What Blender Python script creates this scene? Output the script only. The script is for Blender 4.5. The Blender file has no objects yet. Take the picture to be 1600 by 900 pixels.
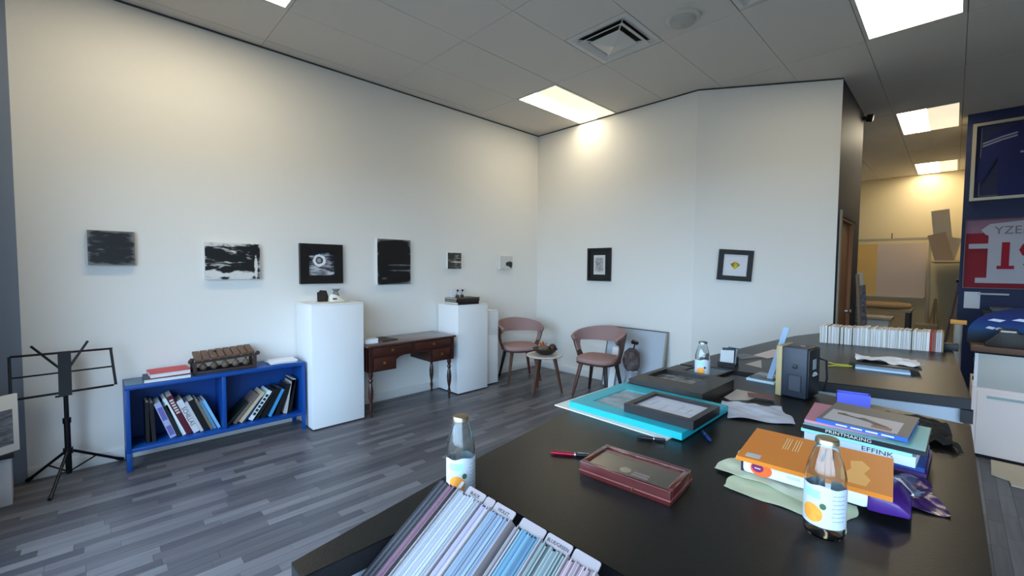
import bpy, bmesh, math, random
from mathutils import Matrix, Vector
random.seed(7)
R = math.radians
scene = bpy.context.scene
col = scene.collection

# ------------------------------------------------------------------ camera
YAW, PITCH, ROLL, FPX = R(45.782), R(2.736), R(0.377), 670.8
CAM = Vector((0, 0, 1.5))
fw = Vector((-math.sin(YAW)*math.cos(PITCH), math.cos(YAW)*math.cos(PITCH), -math.sin(PITCH)))
r0 = Vector((math.cos(YAW), math.sin(YAW), 0)); u0 = r0.cross(fw)
rt = r0*math.cos(ROLL)+u0*math.sin(ROLL); up = -r0*math.sin(ROLL)+u0*math.cos(ROLL)
cd = bpy.data.cameras.new('camera'); cam = bpy.data.objects.new('camera', cd); col.objects.link(cam)
cam.matrix_world = Matrix(((rt.x, up.x, -fw.x, CAM.x), (rt.y, up.y, -fw.y, CAM.y), (rt.z, up.z, -fw.z, CAM.z), (0, 0, 0, 1)))
cd.sensor_width = 36; cd.sensor_fit = 'HORIZONTAL'; cd.lens = FPX/1600*36; cd.clip_start = 0.02
scene.camera = cam

# ------------------------------------------------------------------ world, daylight, exposure
w = bpy.data.worlds.new('overcast_sky'); scene.world = w; w.use_nodes = True
bg = w.node_tree.nodes['Background']; bg.inputs[0].default_value = (0.51, 0.74, 1.0, 1); bg.inputs[1].default_value = 7.2
vs = scene.view_settings
vs.view_transform = 'Standard'; vs.look = 'None'; vs.exposure = 0.72; vs.gamma = 1.0; vs.use_curve_mapping = False
WIN = (-3.45, 3.1, 0.25, 2.4)          # the shop window: x0, x1, z0, z1 in the facade
FY = -0.62
pl = bpy.data.lights.new('window_daylight_portal', 'AREA'); pl.shape = 'RECTANGLE'
pl.size = WIN[1]-WIN[0]; pl.size_y = WIN[3]-WIN[2]; pl.cycles.is_portal = True
po = bpy.data.objects.new('window_daylight_portal', pl); col.objects.link(po)
po.location = ((WIN[0]+WIN[1])/2, FY-0.05, (WIN[2]+WIN[3])/2); po.rotation_euler = (R(90), 0, 0)
LAMP = 9.0

# ------------------------------------------------------------------ helpers
def lin(c):
    return tuple(((v/255)/12.92 if v/255 <= .04045 else ((v/255+.055)/1.055)**2.4) for v in c)
MATS = {}
def mat(name, rgb, rough=.5, metal=0, spec=.5, noise=None, bump=None, trans=0, ior=1.45, emit=None, coat=0, stretch=(1, 1, 1), coords='Object'):
    """rgb is sRGB 0-255. noise=(scale, amount, second rgb); bump=(scale, strength)"""
    if name in MATS: return MATS[name]
    m = bpy.data.materials.new(name); m.use_nodes = True; nt = m.node_tree; b = nt.nodes['Principled BSDF']
    c = lin(rgb)
    b.inputs['Base Color'].default_value = (*c, 1); b.inputs['Roughness'].default_value = rough
    b.inputs['Metallic'].default_value = metal; b.inputs['Specular IOR Level'].default_value = spec
    b.inputs['Transmission Weight'].default_value = trans; b.inputs['IOR'].default_value = ior
    b.inputs['Coat Weight'].default_value = coat
    if emit:
        b.inputs['Emission Color'].default_value = (*emit[0], 1); b.inputs['Emission Strength'].default_value = emit[1]
    if noise or bump:
        tc = nt.nodes.new('ShaderNodeTexCoord'); mp = nt.nodes.new('ShaderNodeMapping'); mp.inputs['Scale'].default_value = stretch
        nt.links.new(tc.outputs[coords], mp.inputs['Vector'])
    if noise:
        n = nt.nodes.new('ShaderNodeTexNoise'); n.inputs['Scale'].default_value = noise[0]; n.inputs['Detail'].default_value = 5
        nt.links.new(mp.outputs[0], n.inputs['Vector'])
        rp = nt.nodes.new('ShaderNodeValToRGB'); rp.color_ramp.elements[0].position = .5-noise[1]/2; rp.color_ramp.elements[1].position = .5+noise[1]/2
        rp.color_ramp.elements[0].color = (*c, 1); rp.color_ramp.elements[1].color = (*lin(noise[2]), 1)
        nt.links.new(n.outputs['Fac'], rp.inputs[0]); nt.links.new(rp.outputs[0], b.inputs['Base Color'])
    if bump:
        n2 = nt.nodes.new('ShaderNodeTexNoise'); n2.inputs['Scale'].default_value = bump[0]; n2.inputs['Detail'].default_value = 4
        nt.links.new(mp.outputs[0], n2.inputs['Vector'])
        bp = nt.nodes.new('ShaderNodeBump'); bp.inputs['Strength'].default_value = bump[1]; bp.inputs['Distance'].default_value = .004
        nt.links.new(n2.outputs['Fac'], bp.inputs['Height']); nt.links.new(bp.outputs[0], b.inputs['Normal'])
    MATS[name] = m
    return m

class MB:
    def __init__(s): s.v = []; s.f = []
    def add(s, vs, fs):
        o = len(s.v); s.v += [tuple(v) for v in vs]; s.f += [tuple(i+o for i in f) for f in fs]; return s
    def box(s, x0, x1, y0, y1, z0, z1, M=None):
        vs = [Vector((x, y, z)) for z in (z0, z1) for y in (y0, y1) for x in (x0, x1)]
        if M: vs = [M @ v for v in vs]
        return s.add(vs, [(0, 2, 3, 1), (4, 5, 7, 6), (0, 1, 5, 4), (2, 6, 7, 3), (0, 4, 6, 2), (1, 3, 7, 5)])
    def prism(s, poly, a, b, M=None, axis='z'):
        n = len(poly)
        def P(p, h): 
            q = Vector((p[0], p[1], h)) if axis == 'z' else (Vector((h, p[0], p[1])) if axis == 'x' else Vector((p[0], h, p[1])))
            return M @ q if M else q
        vs = [P(p, a) for p in poly]+[P(p, b) for p in poly]
        return s.add(vs, [tuple(range(n-1, -1, -1)), tuple(range(n, 2*n))]+[(i, (i+1) % n, n+(i+1) % n, n+i) for i in range(n)])
    def lathe(s, prof, n=20, M=None, mod=None):
        vs = []; fs = []; k = len(prof)
        for i in range(n):
            a = 2*math.pi*i/n
            for j, (r, z) in enumerate(prof):
                rr = r*(mod(a, z) if mod else 1)
                p = Vector((rr*math.cos(a), rr*math.sin(a), z)); vs.append(M @ p if M else p)
        for i in range(n):
            i2 = (i+1) % n
            for j in range(k-1): fs.append((i*k+j, i2*k+j, i2*k+j+1, i*k+j+1))
        if prof[0][0] > 1e-6: fs.append(tuple(i*k for i in range(n-1, -1, -1)))
        if prof[-1][0] > 1e-6: fs.append(tuple(i*k+k-1 for i in range(n)))
        return s.add(vs, fs)
    def tube(s, pts, r, n=8):
        pts = [Vector(p) for p in pts]; rs = r if isinstance(r, (list, tuple)) else [r]*len(pts)
        vs = []; ref = None
        for i, p in enumerate(pts):
            t = (pts[min(i+1, len(pts)-1)]-pts[max(i-1, 0)]).normalized()
            if ref is None: ref = Vector((0, 0, 1)) if abs(t.z) < .9 else Vector((1, 0, 0))
            a = t.cross(ref).normalized(); b = a.cross(t); ref = b
            for k in range(n):
                q = 2*math.pi*k/n; vs.append(p+(a*math.cos(q)+b*math.sin(q))*rs[i])
        m = len(pts)
        fs = [(i*n+k, i*n+(k+1) % n, (i+1)*n+(k+1) % n, (i+1)*n+k) for i in range(m-1) for k in range(n)]
        fs += [tuple(range(n-1, -1, -1)), tuple((m-1)*n+k for k in range(n))]
        return s.add(vs, fs)
    def bar(s, a, b, wx, wy, wx2=None, wy2=None):
        """tapered square bar from a to b (cross-section axes world x/y as far as possible)"""
        a = Vector(a); b = Vector(b); wx2 = wx2 or wx; wy2 = wy2 or wy; t = (b-a).normalized()
        rf = Vector((0, 1, 0)) if abs(t.y) < .9 else Vector((1, 0, 0))
        ax = rf.cross(t).normalized(); ay = t.cross(ax)
        vs = [a+ax*sx*wx/2+ay*sy*wy/2 for sx, sy in ((-1, -1), (1, -1), (1, 1), (-1, 1))]+[b+ax*sx*wx2/2+ay*sy*wy2/2 for sx, sy in ((-1, -1), (1, -1), (1, 1), (-1, 1))]
        return s.add(vs, [(3, 2, 1, 0), (4, 5, 6, 7), (0, 1, 5, 4), (1, 2, 6, 5), (2, 3, 7, 6), (3, 0, 4, 7)])
    def sheet(s, F, nu, nv, th):
        """closed thin solid from F(u,v) -> point, offset along the normal by th"""
        e = 1e-3
        def N(u, v):
            du = F(min(u+e, 1), v)-F(max(u-e, 0), v); dv = F(u, min(v+e, 1))-F(u, max(v-e, 0)); return du.cross(dv).normalized()
        A = []; B = []
        for i in range(nu+1):
            for j in range(nv+1):
                u, v = i/nu, j/nv; p = F(u, v); A.append(p); B.append(p+N(u, v)*th)
        k = nv+1; o = len(A); fs = []
        for i in range(nu):
            for j in range(nv):
                q = (i*k+j, i*k+j+1, (i+1)*k+j+1, (i+1)*k+j); fs.append(q); fs.append(tuple(o+x for x in reversed(q)))
        for i in range(nu):
            fs.append((i*k, (i+1)*k, o+(i+1)*k, o+i*k)); fs.append((i*k+nv, o+i*k+nv, o+(i+1)*k+nv, (i+1)*k+nv))
        for j in range(nv):
            fs.append((j, o+j, o+j+1, j+1)); fs.append((nu*k+j, nu*k+j+1, o+nu*k+j+1, o+nu*k+j))
        return s.add(A+B, fs)
    def mesh(s, name, m, bevel=0, smooth=False):
        me = bpy.data.meshes.new(name); me.from_pydata(s.v, [], s.f); me.update()
        bm = bmesh.new(); bm.from_mesh(me); bmesh.ops.recalc_face_normals(bm, faces=bm.faces)
        if bevel:
            ed = [e for e in bm.edges if len(e.link_faces) == 2 and e.calc_face_angle(0) > .5]
            bmesh.ops.bevel(bm, geom=ed, offset=bevel, segments=2, affect='EDGES', profile=.5)
        bm.to_mesh(me); bm.free()
        if smooth or bevel:
            for p in me.polygons: p.use_smooth = True
            me.set_sharp_from_angle(angle=R(35))
        me.materials.append(m)
        return me
    def build(s, name, m, parent=None, loc=None, rot=None, bevel=0, smooth=False):
        o = bpy.data.objects.new(name, s.mesh(name, m, bevel, smooth)); col.objects.link(o)
        if parent is not None: o.parent = parent
        if loc is not None: o.location = loc
        if rot is not None: o.rotation_euler = rot
        return o
def inst(name, me, parent=None, loc=(0, 0, 0), rot=(0, 0, 0), scale=(1, 1, 1)):
    o = bpy.data.objects.new(name, me); col.objects.link(o); o.parent = parent
    o.location = loc; o.rotation_euler = rot; o.scale = scale; return o
def tag(o, label, cat, group=None, kind=None):
    o['label'] = label; o['category'] = cat
    if group: o['group'] = group
    if kind: o['kind'] = kind
    return o
def thing(name, label, cat, loc=(0, 0, 0), rz=0, group=None, rot=None):
    o = bpy.data.objects.new(name, None); col.objects.link(o); o.empty_display_size = .05
    o.location = loc; o.rotation_euler = rot if rot else (0, 0, rz); return tag(o, label, cat, group)
def struct(o, label, cat='wall'):
    return tag(o, label, cat, kind='structure')
def bx(*a, **k): return MB().box(*a, **k)
def text(s, size, m, parent, M, name='lettering', extrude=.0004, sx=1.0, bold=0):
    cu = bpy.data.curves.new(name, 'FONT'); cu.body = s; cu.size = size; cu.extrude = extrude; cu.align_x = 'CENTER'; cu.align_y = 'CENTER'; cu.resolution_u = 2; cu.offset = bold
    t = bpy.data.objects.new('tmp', cu); col.objects.link(t)
    bpy.context.view_layer.update()
    me = bpy.data.meshes.new_from_object(t.evaluated_get(bpy.context.evaluated_depsgraph_get()))
    bpy.data.objects.remove(t); bpy.data.curves.remove(cu)
    me.name = name; me.materials.clear(); me.materials.append(m)
    o = bpy.data.objects.new(name, me); col.objects.link(o); o.parent = parent; o.matrix_local = M @ Matrix.Diagonal((sx, 1, 1, 1)); return o
def axes(x, y, z, loc=(0, 0, 0)):
    x, y, z = Vector(x), Vector(y), Vector(z)
    return Matrix(((x.x, y.x, z.x, loc[0]), (x.y, y.y, z.y, loc[1]), (x.z, y.z, z.z, loc[2]), (0, 0, 0, 1)))

WX, WY, CZ = -4.42, 4.83, 3.47
BX = -2.04                                   # bend between back wall and angled wall
EX, EY = -0.869, 5.587                       # end of the angled wall
NX, NY1 = -0.869, 7.05                       # navy passage wall
BKY = 12.3; RX = 3.2; BLY = 8.0

# ------------------------------------------------------------------ materials of the setting
M_wall = mat('white_wall_paint', (226, 224, 218), .55, noise=(.9, 1.2, (231, 229, 224)), bump=(55, .12))
M_navy = mat('navy_wall_paint', (33, 38, 50), .6, bump=(60, .1))
M_blue = mat('royal_navy_wall_paint', (16, 32, 74), .6, bump=(60, .1))
M_cream = mat('cream_wall_paint', (222, 208, 172), .6, bump=(40, .12))
M_col = mat('blue_grey_column_paint', (126, 138, 156), .45, bump=(40, .1))
M_base = mat('white_baseboard_paint', (214, 214, 212), .45)
M_tile = mat('ceiling_tile_board', (206, 200, 192), .9, noise=(90, .8, (214, 208, 200)), bump=(160, .25))
M_grid = mat('ceiling_grid_metal', (120, 120, 120), .6)
M_black = mat('black_plastic', (18, 18, 20), .45)
M_white = mat('white_paint_satin', (232, 232, 232), .4)
M_paper = mat('white_paper', (232, 232, 234), .8)
M_metal = mat('brushed_steel', (190, 190, 192), .3, metal=1)

def floor_mat(name, src):
    m = bpy.data.materials.new(name); m.use_nodes = True; nt = m.node_tree; b = nt.nodes['Principled BSDF']; N = nt.nodes.new; L = nt.links.new
    g = N('ShaderNodeNewGeometry')
    if src == 'object': rnd = N('ShaderNodeObjectInfo').outputs['Random']
    else: rnd = g.outputs['Random Per Island']
    ramp = N('ShaderNodeValToRGB'); e = ramp.color_ramp.elements
    e[0].color = (*lin((70, 69, 75)), 1); e[1].color = (*lin((112, 110, 114)), 1)
    e2 = ramp.color_ramp.elements.new(.35); e2.color = (*lin((84, 82, 87)), 1)
    L(rnd, ramp.inputs[0])
    mp = N('ShaderNodeMapping'); mp.inputs['Scale'].default_value = (38, 1.6, 1)
    ad = N('ShaderNodeVectorMath'); ad.operation = 'ADD'; L(g.outputs['Position'], ad.inputs[0]); L(rnd, ad.inputs[1]); L(ad.outputs[0], mp.inputs['Vector'])
    n = N('ShaderNodeTexNoise'); n.inputs['Scale'].default_value = 1.5; n.inputs['Detail'].default_value = 6; n.inputs['Distortion'].default_value = .6; L(mp.outputs[0], n.inputs['Vector'])
    r2 = N('ShaderNodeValToRGB'); r2.color_ramp.elements[0].color = (.74, .74, .74, 1); r2.color_ramp.elements[1].color = (1.1, 1.1, 1.1, 1)
    r2.color_ramp.elements[0].position = .3; r2.color_ramp.elements[1].position = .7; L(n.outputs['Fac'], r2.inputs[0])
    mx = N('ShaderNodeMixRGB'); mx.blend_type = 'MULTIPLY'; mx.inputs[0].default_value = 1; L(ramp.outputs[0], mx.inputs[1]); L(r2.outputs[0], mx.inputs[2])
    L(mx.outputs[0], b.inputs['Base Color']); b.inputs['Roughness'].default_value = .36; b.inputs['Specular IOR Level'].default_value = .5
    bp = N('ShaderNodeBump'); bp.inputs['Strength'].default_value = .12; bp.inputs['Distance'].default_value = .002; L(n.outputs['Fac'], bp.inputs['Height']); L(bp.outputs[0], b.inputs['Normal'])
    return m
M_fl_o = floor_mat('laminate_strip', 'object'); M_fl_i = floor_mat('laminate_strip_far', 'island')
M_joint = mat('laminate_joint', (38, 37, 40), .7)

# ------------------------------------------------------------------ floor: base with laminate strips as parts
floor = struct(bx(WX-.1, RX+.1, FY-.1, BKY+.1, -.12, -.004).build('floor', M_joint), 'grey wood laminate floor of staggered strips', 'floor')
SW = .066
strips = []
x = WX
row = 0
while x < RX:
    y = FY - random.random()*.5
    while y < BKY:
        l = random.choice((.28, .34, .41, .48, .56, .64))
        y1 = min(y+l, BKY)
        if y1 > FY: strips.append((x, max(y, FY), x+SW, y1))
        y += l
    x += SW; row += 1
def pix(p):
    d = Vector(p)-CAM; z = d.dot(fw)
    if z < .1: return None
    return (800+FPX*d.dot(rt)/z, 450-FPX*d.dot(up)/z, z)
def rank(s):
    cx, cy = (s[0]+s[2])/2, (s[1]+s[3])/2
    q = pix((cx, cy, 0))
    if not q or not (-40 < q[0] < 1640 and 400 < q[1] < 930): return 0
    if cx > -1.0 and cy < 4.6 and q[0] < 1530: return 0     # hidden below the counters
    if cy > 4.9 and cx < -.8: return 0
    if q[0] > 455 and q[1] > 900 - (q[0]-430)*.56 and q[0] < 1000: return 0
    return (s[3]-s[1])/q[2]**3
strips.sort(key=rank, reverse=True)
unit = bx(-.5, .5, -.5, .5, -.5, .5).mesh('plank', M_fl_o)
G = .0012
for s in strips[:298]:
    inst('plank', unit, floor, ((s[0]+s[2])/2, (s[1]+s[3])/2, -.004), (0, 0, 0), (s[2]-s[0]-G, s[3]-s[1]-G, .008))
mb = MB()
for s in strips[298:]: mb.box(s[0]+G/2, s[2]-G/2, s[1]+G/2, s[3]-G/2, -.008, 0)
fo = mb.build('plank_field', M_fl_i, floor); fo['kind'] = 'stuff'

# ------------------------------------------------------------------ walls
T = .12
struct(bx(WX-T, WX, -.37, WY+T, 0, CZ+.1).build('wall_left', M_wall), 'long white gallery wall hung with small paintings')
struct(bx(WX-T, WX+.01, FY-T, -.37, 0, CZ+.1).build('trim_1', M_col), 'blue grey column at the window end of the white wall', 'column')
struct(bx(WX, BX, WY, WY+T, 0, CZ+.1).build('wall_back', M_wall), 'white end wall behind the two pink chairs')
dv = Vector((EX-BX, EY-WY, 0)); dv.normalize(); nv = Vector((dv.y, -dv.x, 0))
struct(MB().prism([(BX, WY), (EX, EY), (EX-.08, EY+.10), (BX-.05, WY+T)], 0, CZ+.1).build('wall_angled', M_wall), 'white angled wall panel with the yellow flower print')
# navy passage wall with a doorway
mb = MB(); D0, D1, DH = 5.78, 6.62, 2.07
mb.box(NX-.1, NX, EY+.01, D0, 0, CZ+.1); mb.box(NX-.1, NX, D1, NY1, 0, CZ+.1); mb.box(NX-.1, NX, D0, D1, DH, CZ+.1)
struct(mb.build('wall_passage', M_navy), 'dark navy side wall of the passage with a doorway')
struct(bx(-4.6, NX-.1, NY1-.1, NY1, 0, CZ+.1).build('wall_store', M_navy), 'dark wall closing the store room beside the passage')
struct(bx(-4.7, RX+.1, BKY, BKY+T, 0, CZ+.1).build('wall_far', M_cream), 'cream far wall of the back workshop')
struct(bx(-4.7, -4.6, NY1, BKY, 0, CZ+.1).build('wall_workshop', M_cream), 'cream side wall of the back workshop')
struct(bx(.05, RX, BLY, BLY+.1, 0, CZ+.1).build('wall_blue', M_blue), 'dark royal blue wall carrying the framed jerseys')
struct(bx(.12, .22, BLY+.1, BKY, 0, CZ+.1).build('wall_corridor', M_cream), 'cream wall of the workshop behind the blue wall')
struct(bx(RX, RX+T, FY, BKY, 0, CZ+.1).build('wall_right', M_wall), 'white wall on the right of the shop')
mb = MB(); mb.box(WX-T, WIN[0], FY-T, FY, 0, CZ+.1); mb.box(WIN[1], RX+T, FY-T, FY, 0, CZ+.1); mb.box(WIN[0], WIN[1], FY-T, FY, 0, WIN[2]); mb.box(WIN[0], WIN[1], FY-T, FY, WIN[3], CZ+.1)
struct(mb.build('wall_front', M_col), 'shop front wall around the display window')
# shop window
wm = bpy.data.materials.new('window_glass'); wm.use_nodes = True; nt = wm.node_tree; nt.nodes.clear()
o_ = nt.nodes.new('ShaderNodeOutputMaterial'); t_ = nt.nodes.new('ShaderNodeBsdfTransparent'); g_ = nt.nodes.new('ShaderNodeBsdfGlossy'); g_.inputs['Roughness'].default_value = .0
mx_ = nt.nodes.new('ShaderNodeMixShader'); lw_ = nt.nodes.new('ShaderNodeLayerWeight'); pw_ = nt.nodes.new('ShaderNodeMath'); pw_.operation = 'POWER'; pw_.inputs[1].default_value = 3.5; nt.links.new(lw_.outputs['Facing'], pw_.inputs[0]); ma_ = nt.nodes.new('ShaderNodeMath'); ma_.operation = 'MULTIPLY_ADD'; ma_.inputs[1].default_value = .92; ma_.inputs[2].default_value = .04; nt.links.new(pw_.outputs[0], ma_.inputs[0]); nt.links.new(ma_.outputs[0], mx_.inputs[0]); nt.links.new(t_.outputs[0], mx_.inputs[1]); nt.links.new(g_.outputs[0], mx_.inputs[2]); nt.links.new(mx_.outputs[0], o_.inputs[0])
M_alu = mat('dark_aluminium', (60, 62, 66), .4, metal=.6)
win = thing('window_1', 'wide shop display window with dark aluminium frame', 'window', (0, FY-.06, 0)); win['kind'] = 'structure'
mb = MB(); x0, x1, z0, z1 = WIN
mb.box(x0, x1, -.03, .03, z0, z0+.05); mb.box(x0, x1, -.03, .03, z1-.05, z1)
mb.box(x0, x0+.05, -.03, .03, z0+.05, z1-.05); mb.box(x1-.05, x1, -.03, .03, z0+.05, z1-.05)
for k in range(1, 4):
    xm = x0+(x1-x0)*k/4; mb.box(xm-.025, xm+.025, -.03, .03, z0+.05, z1-.05)
mb.build('window_frame', M_alu, win)
for k in range(4):
    a = x0+(x1-x0)*k/4+.03; b = x0+(x1-x0)*(k+1)/4-.03
    bx(a, b, -.002, .002, z0+.05, z1-.05).build('pane', wm, win)
struct(bx(-30, 30, -40, FY-T, -.15, -.02).build('ground', mat('added_ground_tan', (118, 104, 90), .9, noise=(3, .6, (128, 114, 98)))), 'unseen sandy ground added outside the shop window to block low skylight', 'ground')  # unseen plane added to block light from below and warm the bounce
# baseboards
struct(bx(WX, WX+.012, -.37, WY, 0, .09).build('baseboard_left', M_base, bevel=.003), 'white baseboard along the gallery wall', 'baseboard')
struct(bx(WX+.012, BX, WY-.012, WY, 0, .09).build('baseboard_back', M_base, bevel=.003), 'white baseboard below the end wall', 'baseboard')
bb = bx(0, 1.39, -.012, 0, 0, .09).build('baseboard_angled', M_base, loc=(BX, WY, 0), rot=(0, 0, math.atan2(dv.y, dv.x)), bevel=.003); struct(bb, 'white baseboard below the angled wall', 'baseboard')

# ------------------------------------------------------------------ ceiling: tiles as parts
ceil = struct(bx(WX-.2, RX+.2, FY-.2, BKY+.2, CZ+.012, CZ+.08).build('ceiling', M_grid), 'suspended ceiling of pale grey rectangular tiles', 'ceiling')
GX0, GXS, GY0, GYS = 0.0, .61, 3.6, 1.235
lights = {(-6, 0): 'a', (-6, -3): 'b', (-1, 0): 'c', (-1, 3): 'd', (-1, 6): 'e'}
tile = bx(-.5, .5, -.5, .5, -.5, .5).mesh('ceiling_tile', M_tile)
def put_tile(xa, xb, ya, yb):
    xa = max(xa, WX); xb = min(xb, RX); ya = max(ya, FY); yb = min(yb, BKY)
    if xb-xa < .03 or yb-ya < .03: return
    inst('ceiling_tile', tile, ceil, ((xa+xb)/2, (ya+yb)/2, CZ+.006+random.uniform(-.0008, .0008)), (random.uniform(-.0012, .0012), random.uniform(-.0012, .0012), 0), (xb-xa-.004, yb-ya-.004, .012))
for i in range(-8, 6):
    for j in range(-4, 8):
        if (i, j) in lights: continue
        xa, ya = GX0+i*GXS, GY0+j*GYS
        if (i, j) == (-4, -1): put_tile(xa, xa+GXS, ya, ya+GYS/2); continue
        if (i, j) == (-2, -1): put_tile(xa, xa+GXS, ya, ya+GYS/2); continue
        put_tile(xa, xa+GXS, ya, ya+GYS)
# dark seam trim where ceiling meets walls
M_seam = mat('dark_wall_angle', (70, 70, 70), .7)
struct(bx(WX, WX+.014, -.37, WY, CZ-.012, CZ-.002).build('trim_2', M_seam), 'dark trim between ceiling and gallery wall', 'trim')
struct(bx(WX+.014, BX, WY-.014, WY, CZ-.012, CZ-.002).build('trim_3', M_seam), 'dark trim between ceiling and end wall', 'trim')
tr = bx(0, 1.39, -.014, 0, CZ-.012, CZ-.002).build('trim_4', M_seam, loc=(BX, WY, 0), rot=(0, 0, math.atan2(dv.y, dv.x))); struct(tr, 'dark trim between ceiling and angled wall', 'trim')

# ceiling lights
def lens_mat(n, s, c=(1, .86, .62)):
    return mat(n, (235, 230, 215), .5, emit=(c, s))
GAIN = {'a': .8, 'b': 1.5, 'c': .5, 'd': 1.8, 'e': 1.2}; M_dim = lens_mat('dim_diffuser', .55)
lab = {'a': 'lit ceiling light panel in the corner above the pink chairs', 'b': 'lit ceiling light panel cut by the top edge at upper left',
       'c': 'large bright ceiling light panel above the black counters', 'd': 'nearer of the two half lit ceiling lights in the passage', 'e': 'farther half lit ceiling light against the cream far wall'}
for (i, j), k in lights.items():
    xa, ya = GX0+i*GXS, GY0+j*GYS; W_, L_ = GXS, GYS
    t = thing('ceiling_light', lab[k], 'light', (xa, ya, CZ), group='troffer lights in the suspended ceiling')
    fm = MB(); fm.box(.004, W_-.004, .004, .03, -.003, .011); fm.box(.004, W_-.004, L_-.03, L_-.004, -.003, .011); fm.box(.004, .03, .03, L_-.03, -.003, .011); fm.box(W_-.03, W_-.004, .03, L_-.03, -.003, .011)
    fm.build('frame', mat('light_frame_white', (200, 198, 190), .5), t)
    sp = {'a': .30, 'b': .30, 'c': .58, 'd': .30, 'e': .34}[k]
    bx(.03, sp, .03, L_-.03, 0, .009).build('lit_lens', lens_mat('lit_diffuser_'+k, LAMP*GAIN[k]), t)
    if sp < W_-.05: bx(sp, W_-.03, .03, L_-.03, 0, .009).build('dim_lens', M_dim, t)
# air diffusers
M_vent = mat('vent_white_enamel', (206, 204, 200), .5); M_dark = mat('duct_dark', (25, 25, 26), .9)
def diffuser(xa, ya, label):
    t = thing('air_diffuser', label, 'air vent', (xa+GXS/2, ya+GYS/4, CZ), group='square ceiling diffusers')
    def ring(a, b, z0, z1, m, name):
        mb = MB(); 
        p = [(-a, -a), (a, -a), (a, a), (-a, a)]; q = [(-b, -b), (b, -b), (b, b), (-b, b)]
        vs = [(x, y, z0) for x, y in p]+[(x, y, z1) for x, y in q]+[(x, y, z0+.006) for x, y in p]+[(x, y, z1+.006) for x, y in q]
        fs = []
        for i in range(4):
            j = (i+1) % 4; fs += [(i, j, 4+j, 4+i), (8+i, 12+i, 12+j, 8+j), (i, 8+i, 8+j, j), (4+i, 4+j, 12+j, 12+i)]
        mb.add(vs, fs); return mb.build(name, m, t)
    bx(-.26, .26, -.26, .26, .009, .011).build('duct_opening', M_dark, t)
    ring(.30, .26, 0, -.004, M_vent, 'outer_rim'); ring(.225, .175, -.026, .002, M_vent, 'louver'); ring(.26, .225, -.004, .006, M_vent, 'inner_rim')
    mb = MB(); a = .145
    mb.add([(-a, -a, -.02), (a, -a, -.02), (a, a, -.02), (-a, a, -.02), (0, 0, -.052), (-a, -a, -.012), (a, -a, -.012), (a, a, -.012), (-a, a, -.012)],
           [(0, 4, 1), (1, 4, 2), (2, 4, 3), (3, 4, 0), (5, 6, 7, 8), (0, 1, 6, 5), (1, 2, 7, 6), (2, 3, 8, 7), (3, 0, 5, 8)])
    mb.build('center_cone', M_vent, t)
    for sx in (-1, 1):
        for sy in (-1, 1): MB().bar((sx*.1, sy*.1, -.014), (sx*.24, sy*.24, .009), .008, .008).build('strut', M_vent, t)
diffuser(-2.44, GY0-GYS/2, 'square white air diffuser with pyramid center beside the smoke detector')
diffuser(-1.22, GY0-GYS/2, 'second square diffuser cut by the top edge, near the large light panel')
t = thing('smoke_detector', 'round white smoke detector on the ceiling beside the square diffuser', 'detector', (-1.56, 3.37, CZ))
MB().lathe([(.0, 0), (.13, 0), (.13, -.012), (.118, -.02), (0, -.02)], 32).build('base', mat('detector_white', (196, 194, 188), .5), t, smooth=True)
MB().lathe([(0, -.019), (.1, -.019), (.088, -.045), (.055, -.058), (0, -.06)], 32).build('cap', mat('detector_cap', (176, 174, 165), .5), t, smooth=True)
MB().lathe([(0, -.059), (.014, -.059), (.01, -.072), (0, -.074)], 12).build('sensor', mat('detector_cap', (176, 174, 165)), t, smooth=True)

# ------------------------------------------------------------------ doorway in the navy wall
M_door = mat('brown_door_wood', (150, 100, 60), .5, noise=(3, .7, (124, 82, 48)), stretch=(8, 8, .8))
d = thing('door_1', 'brown wooden door frame in the navy passage wall', 'door', (NX, 0, 0)); d['kind'] = 'structure'
M_dtrim = mat('greige_door_trim', (150, 142, 126), .5)
mb = MB(); mb.box(.0, .015, D0-.07, D0, 0, DH+.07); mb.build('casing', M_dtrim, d)
bx(0, .015, D0, D1+.07, DH, DH+.07).build('casing', M_navy, d)
bx(-.1, 0, D1-.03, D1, 0, DH).build('jamb', M_door, d); bx(-.1, 0, D0, D0+.03, 0, DH).build('jamb', M_door, d); bx(-.1, 0, D0+.03, D1-.03, DH-.03, DH).build('jamb', M_door, d)
leaf = bx(-.075, -.035, D0+.03, D1-.03, .01, DH-.03).build('door_leaf', M_door, d, bevel=.003)
MB().lathe([(0, 0), (.02, .0), (.012, .02), (.012, .035), (.026, .045), (.026, .06), (0, .065)], 14, Matrix.Translation((-.035, D1-.1, 1.0)) @ Matrix.Rotation(R(90), 4, 'Y')).build('knob', M_metal, leaf, smooth=True)
t = thing('security_camera', 'small black security camera at the top of the navy wall end', 'camera', (NX, NY1-.05, 3.40))
bx(0, .03, -.03, .03, -.02, .02).build('bracket', M_black, t)
MB().lathe([(0, 0), (.045, .005), (.05, .06), (.04, .07), (0, .072)], 14, Matrix.Translation((.03, 0, 0)) @ Matrix.Rotation(R(100), 4, 'Y')).build('dome', M_black, t, smooth=True)
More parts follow.
